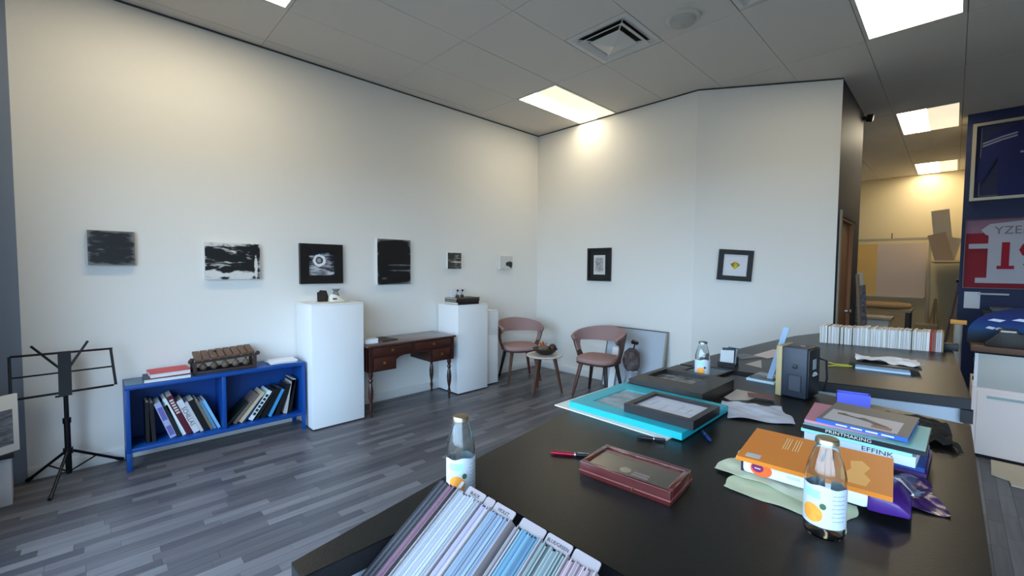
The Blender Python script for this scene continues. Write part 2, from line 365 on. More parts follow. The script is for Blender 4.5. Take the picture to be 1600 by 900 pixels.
# ================================================================== pictures on the walls
def paint_mat(name, dark, light, thresh, sharp, sx=1.2, sz=7, scale=1.6, edge=0.0, seed=0.0, spots=None):
    """brush-streak painting on Generated coordinates (y across, z up)"""
    m = bpy.data.materials.new(name); m.use_nodes = True; nt = m.node_tree; b = nt.nodes['Principled BSDF']; N = nt.nodes.new; L = nt.links.new
    tc = N('ShaderNodeTexCoord'); mp = N('ShaderNodeMapping'); mp.inputs['Scale'].default_value = (0, sx, sz); mp.inputs['Location'].default_value = (seed, seed*.7, seed*1.3); L(tc.outputs['Generated'], mp.inputs['Vector'])
    n = N('ShaderNodeTexNoise'); n.inputs['Scale'].default_value = scale; n.inputs['Detail'].default_value = 7; n.inputs['Roughness'].default_value = .62; n.inputs['Distortion'].default_value = .4; L(mp.outputs[0], n.inputs['Vector'])
    val = n.outputs['Fac']
    if edge:
        sp = N('ShaderNodeSeparateXYZ'); L(tc.outputs['Generated'], sp.inputs[0])
        tot = None
        for ax in (1, 2):
            s = N('ShaderNodeMath'); s.operation = 'SUBTRACT'; L(sp.outputs[ax], s.inputs[0]); s.inputs[1].default_value = .5
            a = N('ShaderNodeMath'); a.operation = 'ABSOLUTE'; L(s.outputs[0], a.inputs[0])
            p = N('ShaderNodeMath'); p.operation = 'POWER'; L(a.outputs[0], p.inputs[0]); p.inputs[1].default_value = 9
            q = N('ShaderNodeMath'); q.operation = 'MULTIPLY'; L(p.outputs[0], q.inputs[0]); q.inputs[1].default_value = 512*edge
            if tot is None: tot = q
            else:
                z = N('ShaderNodeMath'); z.operation = 'ADD'; L(tot.outputs[0], z.inputs[0]); L(q.outputs[0], z.inputs[1]); tot = z
        z = N('ShaderNodeMath'); z.operation = 'ADD'; L(val, z.inputs[0]); L(tot.outputs[0], z.inputs[1]); val = z.outputs[0]
    if spots:
        for (cy, cz, wy, wz, amt) in spots:
            m1 = N('ShaderNodeMapping'); m1.inputs['Scale'].default_value = (0, 1/wy, 1/wz); m1.inputs['Location'].default_value = (0, -cy/wy, -cz/wz); L(tc.outputs['Generated'], m1.inputs['Vector'])
            ln = N('ShaderNodeVectorMath'); ln.operation = 'LENGTH'; L(m1.outputs[0], ln.inputs[0])
            mr = N('ShaderNodeMapRange'); mr.inputs['From Min'].default_value = .6; mr.inputs['From Max'].default_value = 1.1; mr.inputs['To Min'].default_value = amt; mr.inputs['To Max'].default_value = 0; L(ln.outputs['Value'], mr.inputs['Value'])
            z = N('ShaderNodeMath'); z.operation = 'ADD'; L(val, z.inputs[0]); L(mr.outputs[0], z.inputs[1]); val = z.outputs[0]
    rp = N('ShaderNodeValToRGB'); e = rp.color_ramp.elements; e[0].position = thresh-sharp; e[1].position = thresh+sharp; e[0].color = (*lin(dark), 1); e[1].color = (*lin(light), 1)
    L(val, rp.inputs[0]); L(rp.outputs[0], b.inputs['Base Color']); b.inputs['Roughness'].default_value = .42
    bp = N('ShaderNodeBump'); bp.inputs['Strength'].default_value = .4; bp.inputs['Distance'].default_value = .003; L(n.outputs['Fac'], bp.inputs['Height']); L(bp.outputs[0], b.inputs['Normal'])
    return m
M_canvas = mat('raw_canvas_white', (222, 220, 214), .8); M_canvas_d = mat('canvas_edge_dark', (52, 52, 54), .8)
def canvas(label, y0, y1, z0, z1, m, edge_m, depth=.035):
    t = thing('canvas_painting', label, 'painting', (WX, (y0+y1)/2, z0), group='unframed canvases on the gallery wall')
    w, h = y1-y0, z1-z0
    bx(0, depth, -w/2, w/2, 0, h).build('stretcher', edge_m, t, bevel=.002)
    bx(depth, depth+.002, -w/2+.001, w/2-.001, .001, h-.001).build('painted_face', m, t)
canvas('small black and grey streaked canvas above the music stand', -.03, .228, 1.50, 1.752, paint_mat('paint_black_grey', (13, 13, 15), (120, 118, 116), .66, .10, sz=4, edge=.22, seed=3.1, spots=[(.25, .68, .18, .03, .10), (.22, .45, .14, .03, .12), (.5, .12, .3, .03, .12), (.6, .88, .3, .03, .1)]), M_canvas_d)
canvas('canvas of heavy black strokes on white above the wooden xylophone', .668, 1.08, 1.38, 1.696, paint_mat('paint_black_white', (12, 12, 13), (214, 212, 208), .61, .05, sx=1.6, sz=4, edge=.10, seed=8.3, spots=[(.12, .12, .2, .16, .22), (.62, .12, .3, .14, .22), (.92, .35, .035, .35, .2), (.45, .47, .3, .03, .12), (.4, .95, .6, .06, .13)]), M_canvas)
canvas('tall nearly black canvas with white edges above the writing desk', 2.215, 2.627, 1.30, 1.807, paint_mat('paint_black_night', (7, 7, 9), (130, 134, 140), .80, .11, sx=.8, sz=4, edge=.30, seed=5.2, spots=[(.6, .43, .45, .025, .3), (.62, .31, .45, .02, .26), (.2, .13, .12, .03, .25)]), M_canvas)
canvas('tiny grey and olive canvas with a white streak above the book pile', 3.15, 3.36, 1.478, 1.68, paint_mat('paint_olive', (52, 51, 45), (196, 194, 182), .66, .14, sx=1.5, sz=7, seed=1.7, spots=[(.6, .42, .5, .06, .3), (.75, .65, .35, .04, .16)]), M_canvas)
canvas('tiny white canvas with a black blot nearest the room corner', 4.036, 4.272, 1.472, 1.66, paint_mat('paint_white_blot', (206, 204, 198), (22, 22, 22), .66, .05, sx=5, sz=5, scale=2.2, seed=4.4, spots=[(.72, .42, .33, .22, .35), (.85, .25, .15, .2, .3)]), M_canvas)
# swirl print in a wide black frame
def swirl_mat():
    m = bpy.data.materials.new('swirl_print'); m.use_nodes = True; nt = m.node_tree; b = nt.nodes['Principled BSDF']; N = nt.nodes.new; L = nt.links.new
    tc = N('ShaderNodeTexCoord'); mp = N('ShaderNodeMapping'); mp.inputs['Scale'].default_value = (0, 1, 1); mp.inputs['Location'].default_value = (0, -.42, -.62); L(tc.outputs['Generated'], mp.inputs['Vector'])
    nz = N('ShaderNodeTexNoise'); nz.inputs['Scale'].default_value = 7; nz.inputs['Detail'].default_value = 4; L(tc.outputs['Generated'], nz.inputs['Vector'])
    ln = N('ShaderNodeVectorMath'); ln.operation = 'LENGTH'; L(mp.outputs[0], ln.inputs[0])
    a = N('ShaderNodeMath'); a.operation = 'MULTIPLY_ADD'; L(nz.outputs['Fac'], a.inputs[0]); a.inputs[1].default_value = .10; L(ln.outputs['Value'], a.inputs[2])
    r1 = N('ShaderNodeValToRGB'); cr = r1.color_ramp; cr.interpolation = 'LINEAR'
    cr.elements[0].position = 0; cr.elements[0].color = (.45, .45, .47, 1); cr.elements[1].position = 1; cr.elements[1].color = (0, 0, 0, 1)
    for p, v in ((.12, .30), (.155, .02), (.185, .05), (.21, .85), (.28, .8), (.31, .03)): e = cr.elements.new(p); e.color = (v, v, v*1.04, 1)
    L(a.outputs[0], r1.inputs[0])
    m2 = N('ShaderNodeMapping'); m2.inputs['Scale'].default_value = (0, 1.4, 6); m2.inputs['Location'].default_value = (2.2, 1.2, .4); L(tc.outputs['Generated'], m2.inputs['Vector'])
    n2 = N('ShaderNodeTexNoise'); n2.inputs['Scale'].default_value = 1.5; n2.inputs['Detail'].default_value = 6; L(m2.outputs[0], n2.inputs['Vector'])
    r2 = N('ShaderNodeValToRGB'); r2.color_ramp.elements[0].position = .47; r2.color_ramp.elements[1].position = .7; r2.color_ramp.elements[0].color = (.008, .009, .02, 1); r2.color_ramp.elements[1].color = (.62, .64, .68, 1); L(n2.outputs['Fac'], r2.inputs[0])
    st = N('ShaderNodeMath'); st.operation = 'LESS_THAN'; L(a.outputs[0], st.inputs[0]); st.inputs[1].default_value = .31
    mx = N('ShaderNodeMixRGB'); L(st.outputs[0], mx.inputs[0]); L(r2.outputs[0], mx.inputs[1]); L(r1.outputs[0], mx.inputs[2])
    L(mx.outputs[0], b.inputs['Base Color']); b.inputs['Roughness'].default_value = .35; return m
M_bframe = mat('black_frame_lacquer', (20, 17, 17), .4)
def frame(name, label, loc, rot, w, h, bw, depth, fm, parts, cat='picture', group=None):
    """framed picture: local +X faces the room; parts = [(name, w, h, dx, dz, material, x)]"""
    t = thing(name, label, cat, loc, rot=rot, group=group)
    fr = MB(); pts = [(-w/2, 0), (w/2, 0), (w/2, h), (-w/2, h)]; q = [(-w/2+bw, bw), (w/2-bw, bw), (w/2-bw, h-bw), (-w/2+bw, h-bw)]
    vs = [(0, a, b) for a, b in pts]+[(depth, a, b) for a, b in pts]+[(depth*.94, a, b) for a, b in q]+[(0, a, b) for a, b in q]
    fs = []
    for i in range(4):
        j = (i+1) % 4; fs += [(i, j, 4+j, 4+i), (4+i, 4+j, 8+j, 8+i), (8+i, 8+j, 12+j, 12+i), (12+i, 12+j, j, i)]
    fr.add(vs, fs); fr.build('frame', fm, t)
    for (n, pw, ph, dx, dz, m, x) in parts:
        bx(x, x+.002, dx-pw/2, dx+pw/2, h/2+dz-ph/2, h/2+dz+ph/2).build(n, m, t)
    return t
frame('framed_picture', 'black framed swirl print above the first white pedestal', (WX, 1.627, 1.327), (0, 0, 0), .413, .393, .082, .045, M_bframe, [('print', .25, .245, 0, .005, swirl_mat(), .02)])
M_dmat = mat('charcoal_mat', (30, 29, 28), .8)
scr = paint_mat('ink_scribble', (28, 28, 28), (206, 206, 204), .5, .05, sx=7, sz=11, scale=2.4, edge=.5, seed=2.0)
frame('framed_picture', 'narrow black framed ink print on the end wall above the pink chairs', (-3.291, WY, 1.328), (0, 0, R(-90)), .364, .437, .028, .03, M_bframe,
      [('mat_board', .31, .385, 0, 0, M_dmat, .010), ('paper', .178, .256, .004, -.004, mat('print_paper', (214, 214, 212), .7), .013), ('ink_print', .155, .225, .004, 0, scr, .0155)])
ang = math.atan2(nv.y, nv.x)
pc = Vector((BX, WY, 0))+dv*.412
t8 = frame('framed_picture', 'black framed yellow flower print hanging slightly tilted on the angled wall', (pc.x, pc.y, 1.372), (R(-3.6), 0, ang), .347, .337, .052, .03, M_bframe,
      [('mat_board', .25, .245, 0, 0, mat('white_mat', (220, 218, 222), .7), .012)])
t8.rotation_mode = 'XYZ'; t8.matrix_world = Matrix.Translation((pc.x, pc.y, 1.372)) @ Matrix.Rotation(ang, 4, 'Z') @ Matrix.Rotation(R(-3.6), 4, 'X')
bl = MB(); n = 22
pts = [(.043*(1+.22*math.sin(3*a)+.15*math.sin(7*a+1))*math.cos(a), .168+.036*(1+.2*math.cos(4*a))*math.sin(a)) for a in [2*math.pi*k/n for k in range(n)]]
bl.prism(pts, .0142, .0156, axis='x'); bl.build('flower', mat('yellow_flower_ink', (226, 196, 60), .7, noise=(30, .25, (84, 66, 36))), t8)
bx(.0142, .015, -.07, .07, .214, .2155).build('plate_line', mat('mat_grey_line', (176, 172, 170), .8), t8)  # thin grey line across the white mat

# ================================================================== music stand
t = thing('music_stand', 'black folding metal music stand in front of the white wall', 'music stand', (-4.24, -.165, 0))
M_mst = mat('black_powder_coat', (16, 17, 20), .4, metal=.3)
MB().tube([(0, 0, .05), (0, 0, .42)], .0165, 12).build('lower_pole', M_mst, t, smooth=True)
MB().tube([(0, 0, .42), (0, 0, .66)], .0125, 12).build('upper_pole', M_mst, t, smooth=True)
MB().lathe([(0, .405), (.022, .405), (.022, .44), (0, .44)], 14).build('clamp_collar', M_mst, t, smooth=True)
MB().tube([(.01, 0, .60), (.012, -.05, .60)], .007, 8).build('knob', M_mst, t, smooth=True)
MB().lathe([(0, .19), (.026, .19), (.026, .23), (0, .23)], 14).build('leg_hub', M_mst, t, smooth=True)
for ft in ((.29, -.075), (-.155, .27), (-.15, -.20)):
    lg = MB().tube([(ft[0]*.04, ft[1]*.04, .21), (ft[0], ft[1], .016)], .0095, 8).build('leg', M_mst, t, smooth=True)
    MB().tube([(0, 0, .06), (ft[0]*.52, ft[1]*.52, .112)], .0055, 6).build('brace', M_mst, t, smooth=True)
    MB().tube([(ft[0]*.93, ft[1]*.93, .028), (ft[0]*1.04, ft[1]*1.04, .011)], .0125, 8).build('rubber_foot', M_black, lg, smooth=True)
tl = R(-13)
Mt = Matrix.Translation((.02, 0, .63)) @ Matrix.Rotation(tl, 4, 'Y')
def rod(pts, r=.0065): return MB().tube([Mt @ Vector((0, a, b)) for a, b in pts], r, 6)
rod([(-.245, -.01), (-.25, .27)], .008).build('side_bar', M_mst, t, smooth=True)
rod([(.255, .0), (.235, .265)], .008).build('side_bar', M_mst, t, smooth=True)
for a, b in ((.27, .265), (.13, .135), (-.01, .0)):
    rod([(-.247, a), (.245, b)], .008 if a != .13 else .006).build('cross_bar', M_mst, t, smooth=True)
MB().box(-.012, .012, -.032, .032, -.03, .275, Mt).build('center_plate', M_mst, t)
for sgn, top in ((-1, (-.155, .33)), (1, (.118, .335))):
    rod([(sgn*.015, .15), top], .0075).build('page_holder', M_mst, t, smooth=True)

# ================================================================== blue bookcase
M_bc = mat('royal_blue_paint', (8, 66, 140), .4, bump=(30, .1))
BX0, BY0, BY1, BZ = -4.405, .13, 1.36, .625
t = thing('bookcase', 'low royal blue two bay bookcase against the white wall', 'bookcase', (BX0, BY0, 0))
dp = .30; W_ = BY1-BY0
bx(0, dp, 0, W_, BZ-.028, BZ).build('top_board', M_bc, t, bevel=.002)
bx(.012, dp, .028, W_-.028, .135, .163).build('bottom_shelf', M_bc, t, bevel=.002)
bx(.0, .012, .028, W_-.028, .135, BZ-.028).build('back_panel', M_bc, t)
for y in (0, W_-.028): bx(0, dp, y, y+.028, .135, BZ-.028).build('side_panel', M_bc, t, bevel=.002)
bx(.012, dp, .588, .616, .163, BZ-.028).build('divider', M_bc, t, bevel=.002)
for y in (0, W_-.03):
    for xx in (0, dp-.03): bx(xx, xx+.03, y, y+.03, 0, .135).build('leg', M_bc, t, bevel=.002)

# ------------------------------------------------------------------ books
def book(name, label, L, D, Tk, cover, M, group=None, page=None, cat='book', spine_label=None):
    """L spine length (x), D depth from the spine (y), Tk thickness (z). M places it in the world."""
    t = thing(name, label, cat, group=group); t.matrix_world = M
    c = min(.0025, Tk*.2)
    mb = MB(); mb.box(0, L, 0, D, 0, c); mb.box(0, L, 0, D, Tk-c, Tk); mb.box(0, L, 0, c, c, Tk-c); mb.build('cover', cover, t)
    bx(.003, L-.003, c, D-.004, c, Tk-c).build('pages', page or mat('book_pages', (214, 208, 194), .9), t)
    return t
STAND = axes((0, 0, 1), (-1, 0, 0), (0, -1, 0))
def shelf_book(label, y, th, h, tilt, rgb, x=-4.17, dpt=.19, group='books leaning in the blue bookcase', name='book', z=.163, **k):
    a = R(tilt); zz = z+(th*math.sin(a) if a > 0 else 0)+.0008
    M = Matrix.Translation((x, y, zz)) @ Matrix.Rotation(a, 4, 'X') @ STAND
    return book(name, label, h, dpt, th, mat('cover_%d_%d_%d' % rgb, rgb, .45), M, group, **k)
SB = [('thin black book standing upright at the left end of the blue bookcase', .205, .022, .31, 0, (18, 18, 22)),
      ('second upright black book from the left end of the bookcase', .232, .024, .30, 2, (24, 23, 26)),
      ('white and violet patterned spine, first leaning book of the left bay', .335, .040, .30, 18, (164, 170, 206)),
      ('dark green black book next to the violet patterned one', .378, .030, .27, 18, (24, 30, 32)),
      ('tall white and pale blue spine in the left bay', .437, .023, .335, 21, (176, 208, 222)),
      ('tall maroon spine with pale lettering in the left bay', .488, .040, .345, 21, (84, 22, 40)),
      ('thick white spine with grey capital lettering in the left bay', .535, .040, .295, 21, (208, 206, 210)),
      ('slim white spine right of the lettered white book', .566, .020, .275, 21, (196, 194, 198)),
      ('black thick book between white and olive spines', .617, .040, .28, 21, (14, 14, 16)),
      ('olive grey thin spine in the left bay', .643, .018, .28, 21, (112, 108, 92)),
      ('dull blue spine second from the divider', .670, .020, .26, 21, (92, 132, 160)),
      ('light blue spine leaning nearest the divider', .700, .020, .265, 22, (120, 182, 220)),
      ('dark green spine lying lowest against the divider in the right bay', .752, .018, .22, -44, (30, 40, 36)),
      ('brown grey spine leaning in the right bay', .785, .026, .28, -40, (112, 98, 90)),
      ('cream spine leaning in the right bay', .834, .028, .29, -39, (190, 174, 144)),
      ('navy thin spine beside the cream one', .868, .014, .23, -38, (30, 36, 84)),
      ('white spine with black block lettering in the right bay', .915, .034, .275, -35, (208, 222, 220)),
      ('black slim spine with a white line in the right bay', .955, .020, .28, -32, (20, 20, 24)),
      ('thick black spine left of the bright blue one', 1.005, .040, .27, -30, (12, 12, 14)),
      ('bright blue spine leaning in the right bay', 1.050, .025, .25, -27, (58, 142, 196)),
      ('black spine between bright blue and grey spines', 1.105, .036, .28, -21, (16, 16, 18)),
      ('tall grey spine near the right end of the bookcase', 1.165, .028, .315, -15, (176, 172, 170)),
      ('tall black book leaning at the right end of the bookcase', 1.225, .036, .30, -9, (14, 14, 16))]
def lean(seq, start, sgn):
    """seq from the most tilted book on; each leans on the next. Y grows along the lean. returns pivot positions"""
    out = []; Y = None; pr = None
    for (th, h, tilt) in seq:
        q = R(abs(tilt))
        if pr is None: Y = start+th*math.cos(q)
        else:
            t0, h0, q0 = pr
            top = Y+h0*math.sin(q0)+th*math.cos(q)-(h0*math.cos(q0)-th*math.sin(q))*math.tan(q) if h0*math.cos(q0) < h*math.cos(q)+th*math.sin(q) else Y+th*math.cos(q)
            bot = Y+th*math.sin(q)*math.tan(q0)+th*math.cos(q)
            Y = max(top, bot)+.0015
        out.append(Y); pr = (th, h, q)
    return out
lb = list(reversed(SB[:12])); Yl = lean([(b[2], b[3], b[4]) for b in lb], -.712, -1)
rb = SB[12:]; Yr = lean([(b[2], b[3], b[4]) for b in rb], .752, 1)
bks = [None]*len(SB)
for k, (b, Y) in enumerate(zip(lb, Yl)): bks[11-k] = shelf_book(b[0], (-Y+b[2]*math.cos(R(b[4]))) if b[4] > 0 else -Y+b[2], *b[2:])
for k, (b, Y) in enumerate(zip(rb, Yr)): bks[12+k] = shelf_book(b[0], Y, *b[2:])
print('LEAN ends', -Yl[-1], Yr[-1]+rb[-1][3]*math.sin(R(abs(rb[-1][4]))))
M_ink = mat('dark_print_ink', (40, 40, 46), .7); M_inkw = mat('pale_print_ink', (214, 204, 196), .7)
def spine_text(b, s, size, m, L, Tk, sx=1.0):  # reads along the spine, on the y=0 face
    return text(s, size, m, b, axes((-1, 0, 0), (0, 0, -1), (0, -1, 0), (L/2, -.0006, Tk/2)), name='spine_lettering', sx=sx)
spine_text(bks[6], 'SCHILLAS', .042, M_ink, .295, .040, .95)
for k in range(6): bx(.19+k*.022, .203+k*.022, -.0006, 0, .008, .032).build('spine_print', M_inkw, bks[5])
for k in range(6): bx(.045+k*.034, .045+k*.034+.024, -.0006, 0, .006, .028).build('print_block', M_ink, bks[16])
for (a, b2, m_) in ((.02, .10, 'a'), (.15, .26, 'b')): bx(a, b2, -.0006, 0, .004, .034).build('spine_print', mat('violet_print', (104, 100, 168), .6), bks[2])
bx(.0, .335, -.0006, 0, .0, .0115).build('spine_print', mat('white_print', (224, 226, 222), .6), bks[4])

# on the bookcase: two books, xylophone, cards
TOPZ = BZ
M = Matrix.Translation((-4.125, .20, TOPZ)) @ Matrix.Rotation(R(96), 4, 'Z')
book('book', 'white paged book with dark teal spine under the red book', .235, .285, .028, mat('dark_teal_cover', (36, 66, 76), .5), Matrix.Translation((-4.365, .245, TOPZ)) @ Matrix.Rotation(R(-2), 4, 'Z'), group='books lying on the bookcase', page=mat('white_book_pages', (216, 216, 214), .8))
book('book', 'red covered book lying on the pile on the bookcase', .245, .205, .034, mat('red_cover', (196, 42, 52), .45), Matrix.Translation((-4.355, .515, TOPZ+.0285)) @ Matrix.Rotation(R(-88), 4, 'Z'), group='books lying on the bookcase', page=mat('white_book_pages', (216, 216, 214)))
book('folder', 'flat grey blue folder lying at the left end of the bookcase', .11, .2, .006, mat('grey_blue_folder', (96, 120, 142), .5), Matrix.Translation((-4.14, .135, TOPZ)) @ Matrix.Rotation(R(90), 4, 'Z'))
# wooden xylophone
M_xw = mat('dark_xylophone_wood', (116, 84, 64), .6, noise=(6, .6, (82, 58, 46)), stretch=(10, 1, 1), bump=(20, .3)); M_xd = mat('dark_frame_wood', (46, 33, 28), .7, noise=(5, .6, (62, 46, 38)))
M_gd = mat('gourd_skin', (128, 106, 84), .6, noise=(12, .5, (96, 78, 60)))
t = thing('xylophone', 'small dark wooden gourd xylophone standing on the blue bookcase', 'xylophone', (-4.265, .765, TOPZ), rz=R(-2))
for sx in (-.085, .085):
    bx(sx-.009, sx+.009, -.22, .22, .0, .024).build('base_rail', M_xd, t, bevel=.003)
    MB().bar((sx, -.225, .095), (sx, .225, .115), .016, .02).build('upper_rail', M_xd, t)
for sy in (-.21, .21):
    for sx in (-.085, .085): MB().bar((sx, sy, .0), (sx, sy, .105), .022, .024).build('post', M_xd, t)
    bx(-.085, .085, sy-.008, sy+.008, .045, .06).build('end_rail', M_xd, t)
for k in range(8):
    yy = -.185+k*.0525; zz = .113+(yy+.2)*.05
    MB().box(-.105+.003*(k % 3), .105-.002*(k % 2), yy-.0235, yy+.0235, -.004, .018, Matrix.Translation((0, 0, zz+.014)) @ Matrix.Rotation(R(9), 4, 'Y')).build('key', M_xw, t, bevel=.003)
for k in range(5):
    yy = -.15+k*.075
    MB().lathe([(0, .026), (.018, .03), (.028, .048), (.022, .066), (.01, .08), (.008, .1), (0, .1)], 12, Matrix.Translation((.045, yy, 0))).build('gourd', M_gd, t, smooth=True)
for (yy, zz) in ((-.235, .11), (.232, .125)):
    MB().lathe([(0, -.02), (.014, -.012), (.018, 0), (.014, .012), (0, .02)], 10, Matrix.Translation((.085, yy, zz))).build('cord_knot', M_xd, t, smooth=True)
MB().lathe([(0, -.018), (.014, -.01), (.017, .0), (.012, .012), (0, .018)], 10, Matrix.Translation((-.03, -.06, .152))).build('mallet_head', M_black, t, smooth=True)
MB().tube([(-.03, -.06, .15), (-.02, .12, .150)], .004, 6).build('mallet_stick', M_xd, t, smooth=True)
for k in range(3):
    o = bx(-.09, .09, -.105, .105, 0, .008).build('card', mat('white_card', (226, 226, 230), .7), loc=(-4.25+.012*k, 1.205-.012*(k == 1), TOPZ+.0085*k), rot=(0, 0, R((-4, 5, -2)[k])))
    tag(o, ('lowest', 'middle', 'topmost')[k]+' of three white cards stacked on the right end of the bookcase', 'card', 'white cards on the bookcase')

# ================================================================== white pedestals
M_ped = mat('white_plinth_paint', (230, 231, 232), .5, bump=(18, .08))
def pedestal(name, label, x0, x1, y0, y1, z0, h):
    t = thing(name, label, 'pedestal', ((x0+x1)/2, (y0+y1)/2, z0)); a, b = (x1-x0)/2, (y1-y0)/2
    bx(-a, a, -b, b, .012 if z0 == 0 else 0, h-.014).build('body', M_ped, t, bevel=.002)
    bx(-a, a, -b, b, h-.014, h).build('top_panel', M_ped, t, bevel=.002)
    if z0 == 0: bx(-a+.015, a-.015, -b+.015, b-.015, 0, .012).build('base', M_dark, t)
pedestal('pedestal', 'tall white pedestal between the blue bookcase and the writing desk', -4.405, -4.0, 1.385, 1.872, 0, 1.152)
pedestal('pedestal', 'white pedestal with the book pile right of the writing desk', -4.405, -4.0, 3.02, 3.476, 0, 1.055)
pedestal('pedestal', 'low white box pedestal half hidden beside the pink chair', -4.405, -4.085, 3.49, 3.73, 0, .628)
pedestal('display_cube', 'white cube stacked on the low pedestal beside the pink chair', -4.405, -4.09, 3.49, 3.735, .629, .318)

# items on the first pedestal
PZ = 1.1525
o = bx(-.1, .1, -.12, .12, 0, .008).build('tray', mat('cream_tray', (196, 190, 168), .5), loc=(-4.20, 1.655, PZ), rot=(0, 0, R(8)), bevel=.002); tag(o, 'flat cream tray under the white carving on the tall pedestal', 'tray')
t = thing('card', 'dark brown folded card standing on the tall pedestal', 'card', (-4.20, 1.565, PZ+.0085), rz=R(10))
MB().prism([(-.042, 0), (.045, 0), (.052, .045), (.032, .105), (-.03, .112), (-.045, .09)], -.004, .004, axis='x').build('panel', mat('dark_brown_card', (48, 38, 36), .6), t)
MB().prism([(-.042, 0), (.0, 0), (-.0, .1), (-.045, .09)], -.03, -.026, axis='x').build('back_panel', mat('dark_brown_card', (48, 38, 36)), t)
t = thing('carving', 'small white iron shaped carving on the cream tray', 'carving', (-4.155, 1.67, PZ+.0085), rz=R(0))
cv = MB(); sec = [(-.065, .02, .05), (-.05, .03, .068), (-.02, .034, .07), (.02, .032, .055), (.05, .026, .032), (.08, .012, .014)]
vs = []; 
for (y, hw, h) in sec: vs += [(-hw, y, 0), (hw, y, 0), (hw*.9, y, h*.6), (hw*.35, y, h), (-hw*.35, y, h), (-hw*.9, y, h*.6)]
fs = []
for i in range(len(sec)-1):
    for k in range(6): fs.append((i*6+k, i*6+(k+1) % 6, (i+1)*6+(k+1) % 6, (i+1)*6+k))
fs += [tuple(range(6)), tuple(range((len(sec)-1)*6, len(sec)*6))]
cv.add(vs, fs); cv.build('body', mat('white_stone', (222, 218, 208), .5), t, smooth=True)
bx(.0335, .036, -.045, -.005, .022, .034).build('slot', M_dark, t)
t = thing('vase', 'small grey crumpled vase behind the white carving', 'vase', (-4.27, 1.715, PZ))
MB().lathe([(0, .0), (.025, 0), (.036, .04), (.026, .08), (.018, .1), (.04, .122), (.036, .124), (.014, .1), (0, .09)], 16, mod=lambda a, z: 1+.12*math.sin(5*a+z*60)).build('body', mat('grey_ceramic', (128, 128, 126), .4), t, smooth=True)
# items on the second pedestal
PZ2 = 1.0555
def flatbook(label, x, y, z, L, D, Tk, rgb, rz, group, page=None, name='book'):
    return book(name, label, L, D, Tk, mat('cover_%d_%d_%d' % rgb, rgb, .45), Matrix.Translation((x, y, z)) @ Matrix.Rotation(rz, 4, 'Z'), group, page)
flatbook('black book at the bottom of the pile on the second pedestal', -4.03, 3.04, PZ2, .31, .26, .028, (16, 16, 18), R(88), 'books on the pedestal')
flatbook('dark brown book in the middle of the pedestal pile', -4.045, 3.03, PZ2+.0285, .35, .24, .034, (44, 30, 28), R(90), 'books on the pedestal', mat('grey_pages', (120, 114, 104), .9))
flatbook('brown grey book on top of the pedestal pile', -4.06, 3.045, PZ2+.063, .36, .23, .014, (74, 62, 56), R(91), 'books on the pedestal')
t = thing('card', 'white card standing on the pedestal book pile with two small flowers', 'card', (-4.20, 3.16, PZ2+.0775), rz=R(6))
bx(-.006, 0, -.10, .10, 0, .105).build('panel', M_paper, t)
bx(-.05, -.044, -.08, .10, 0, .10).build('back_panel', M_paper, t)
for yy in (-.02, .06):
    MB().tube([(.02, yy, .0), (.018, yy-.006, .05), (.022, yy+.004, .075)], .003, 6).build('stem', mat('dry_stem', (70, 60, 48), .8), t)
    MB().lathe([(0, -.014), (.012, -.006), (.014, .004), (.006, .014), (0, .015)], 9, Matrix.Translation((.022, yy+.004, .082))).build('bud', mat('dark_bud', (48, 38, 32), .8), t, smooth=True)
    MB().lathe([(0, 0), (.02, 0), (.024, .02), (.012, .034), (0, .036)], 10, Matrix.Translation((.02, yy, 0))).build('pot', mat('bronze_pot', (88, 72, 58), .4, metal=.5), t, smooth=True)

# ================================================================== writing desk
M_ma = mat('mahogany', (62, 31, 22), .32, noise=(4, .7, (42, 20, 15)), stretch=(6, 1, 6), coat=.3); M_mat = mat('mahogany_top', (84, 50, 36), .28, noise=(4, .7, (64, 36, 26)), stretch=(8, 1, 6), coat=.4)
t = thing('writing_desk', 'dark mahogany writing desk with turned legs between the two pedestals', 'desk', (-4.40, 1.90, 0))
DW, DD, DZ = 1.02, .47, .725
bx(0, DD, -.02, DW+.02, DZ-.02, DZ).build('desk_top', M_mat, t, bevel=.004)
bx(.015, DD-.03, .0, DW, DZ-.125, DZ-.02).build('apron', M_ma, t)
for (a, b) in ((0, .30), (DW-.30, DW)): bx(.015, DD-.03, a, b, DZ-.27, DZ-.125).build('drawer_case', M_ma, t)
ar = MB(); ar.prism([(.30, DZ-.125), (.30, DZ-.175), (.34, DZ-.15), (.40, DZ-.138), (DW-.40, DZ-.138), (DW-.34, DZ-.15), (DW-.30, DZ-.175), (DW-.30, DZ-.125)], DD-.05, DD-.03, axis='x'); ar.build('arch_rail', M_ma, t)
M_br = mat('aged_brass', (150, 118, 66), .35, metal=.9)
for (a, b, z0, z1) in ((.04, .47, DZ-.11, DZ-.03), (.52, DW-.04, DZ-.11, DZ-.03), (.05, .28, DZ-.25, DZ-.135), (DW-.28, DW-.05, DZ-.25, DZ-.135)):
    dr = bx(DD-.03, DD-.02, a, b, z0, z1).build('drawer', mat('mahogany_drawer', (76, 36, 25), .3, noise=(5, .7, (54, 25, 18)), stretch=(6, 1, 6), coat=.3), t, bevel=.003)
    c = (a+b)/2; zc = (z0+z1)/2
    MB().lathe([(0, 0), (.016, 0), (.016, .003), (.005, .005), (.005, .014), (.010, .018), (0, .022)], 12, Matrix.Translation((DD-.02, c, zc)) @ Matrix.Rotation(R(90), 4, 'Y')).build('knob', M_br, dr, smooth=True)
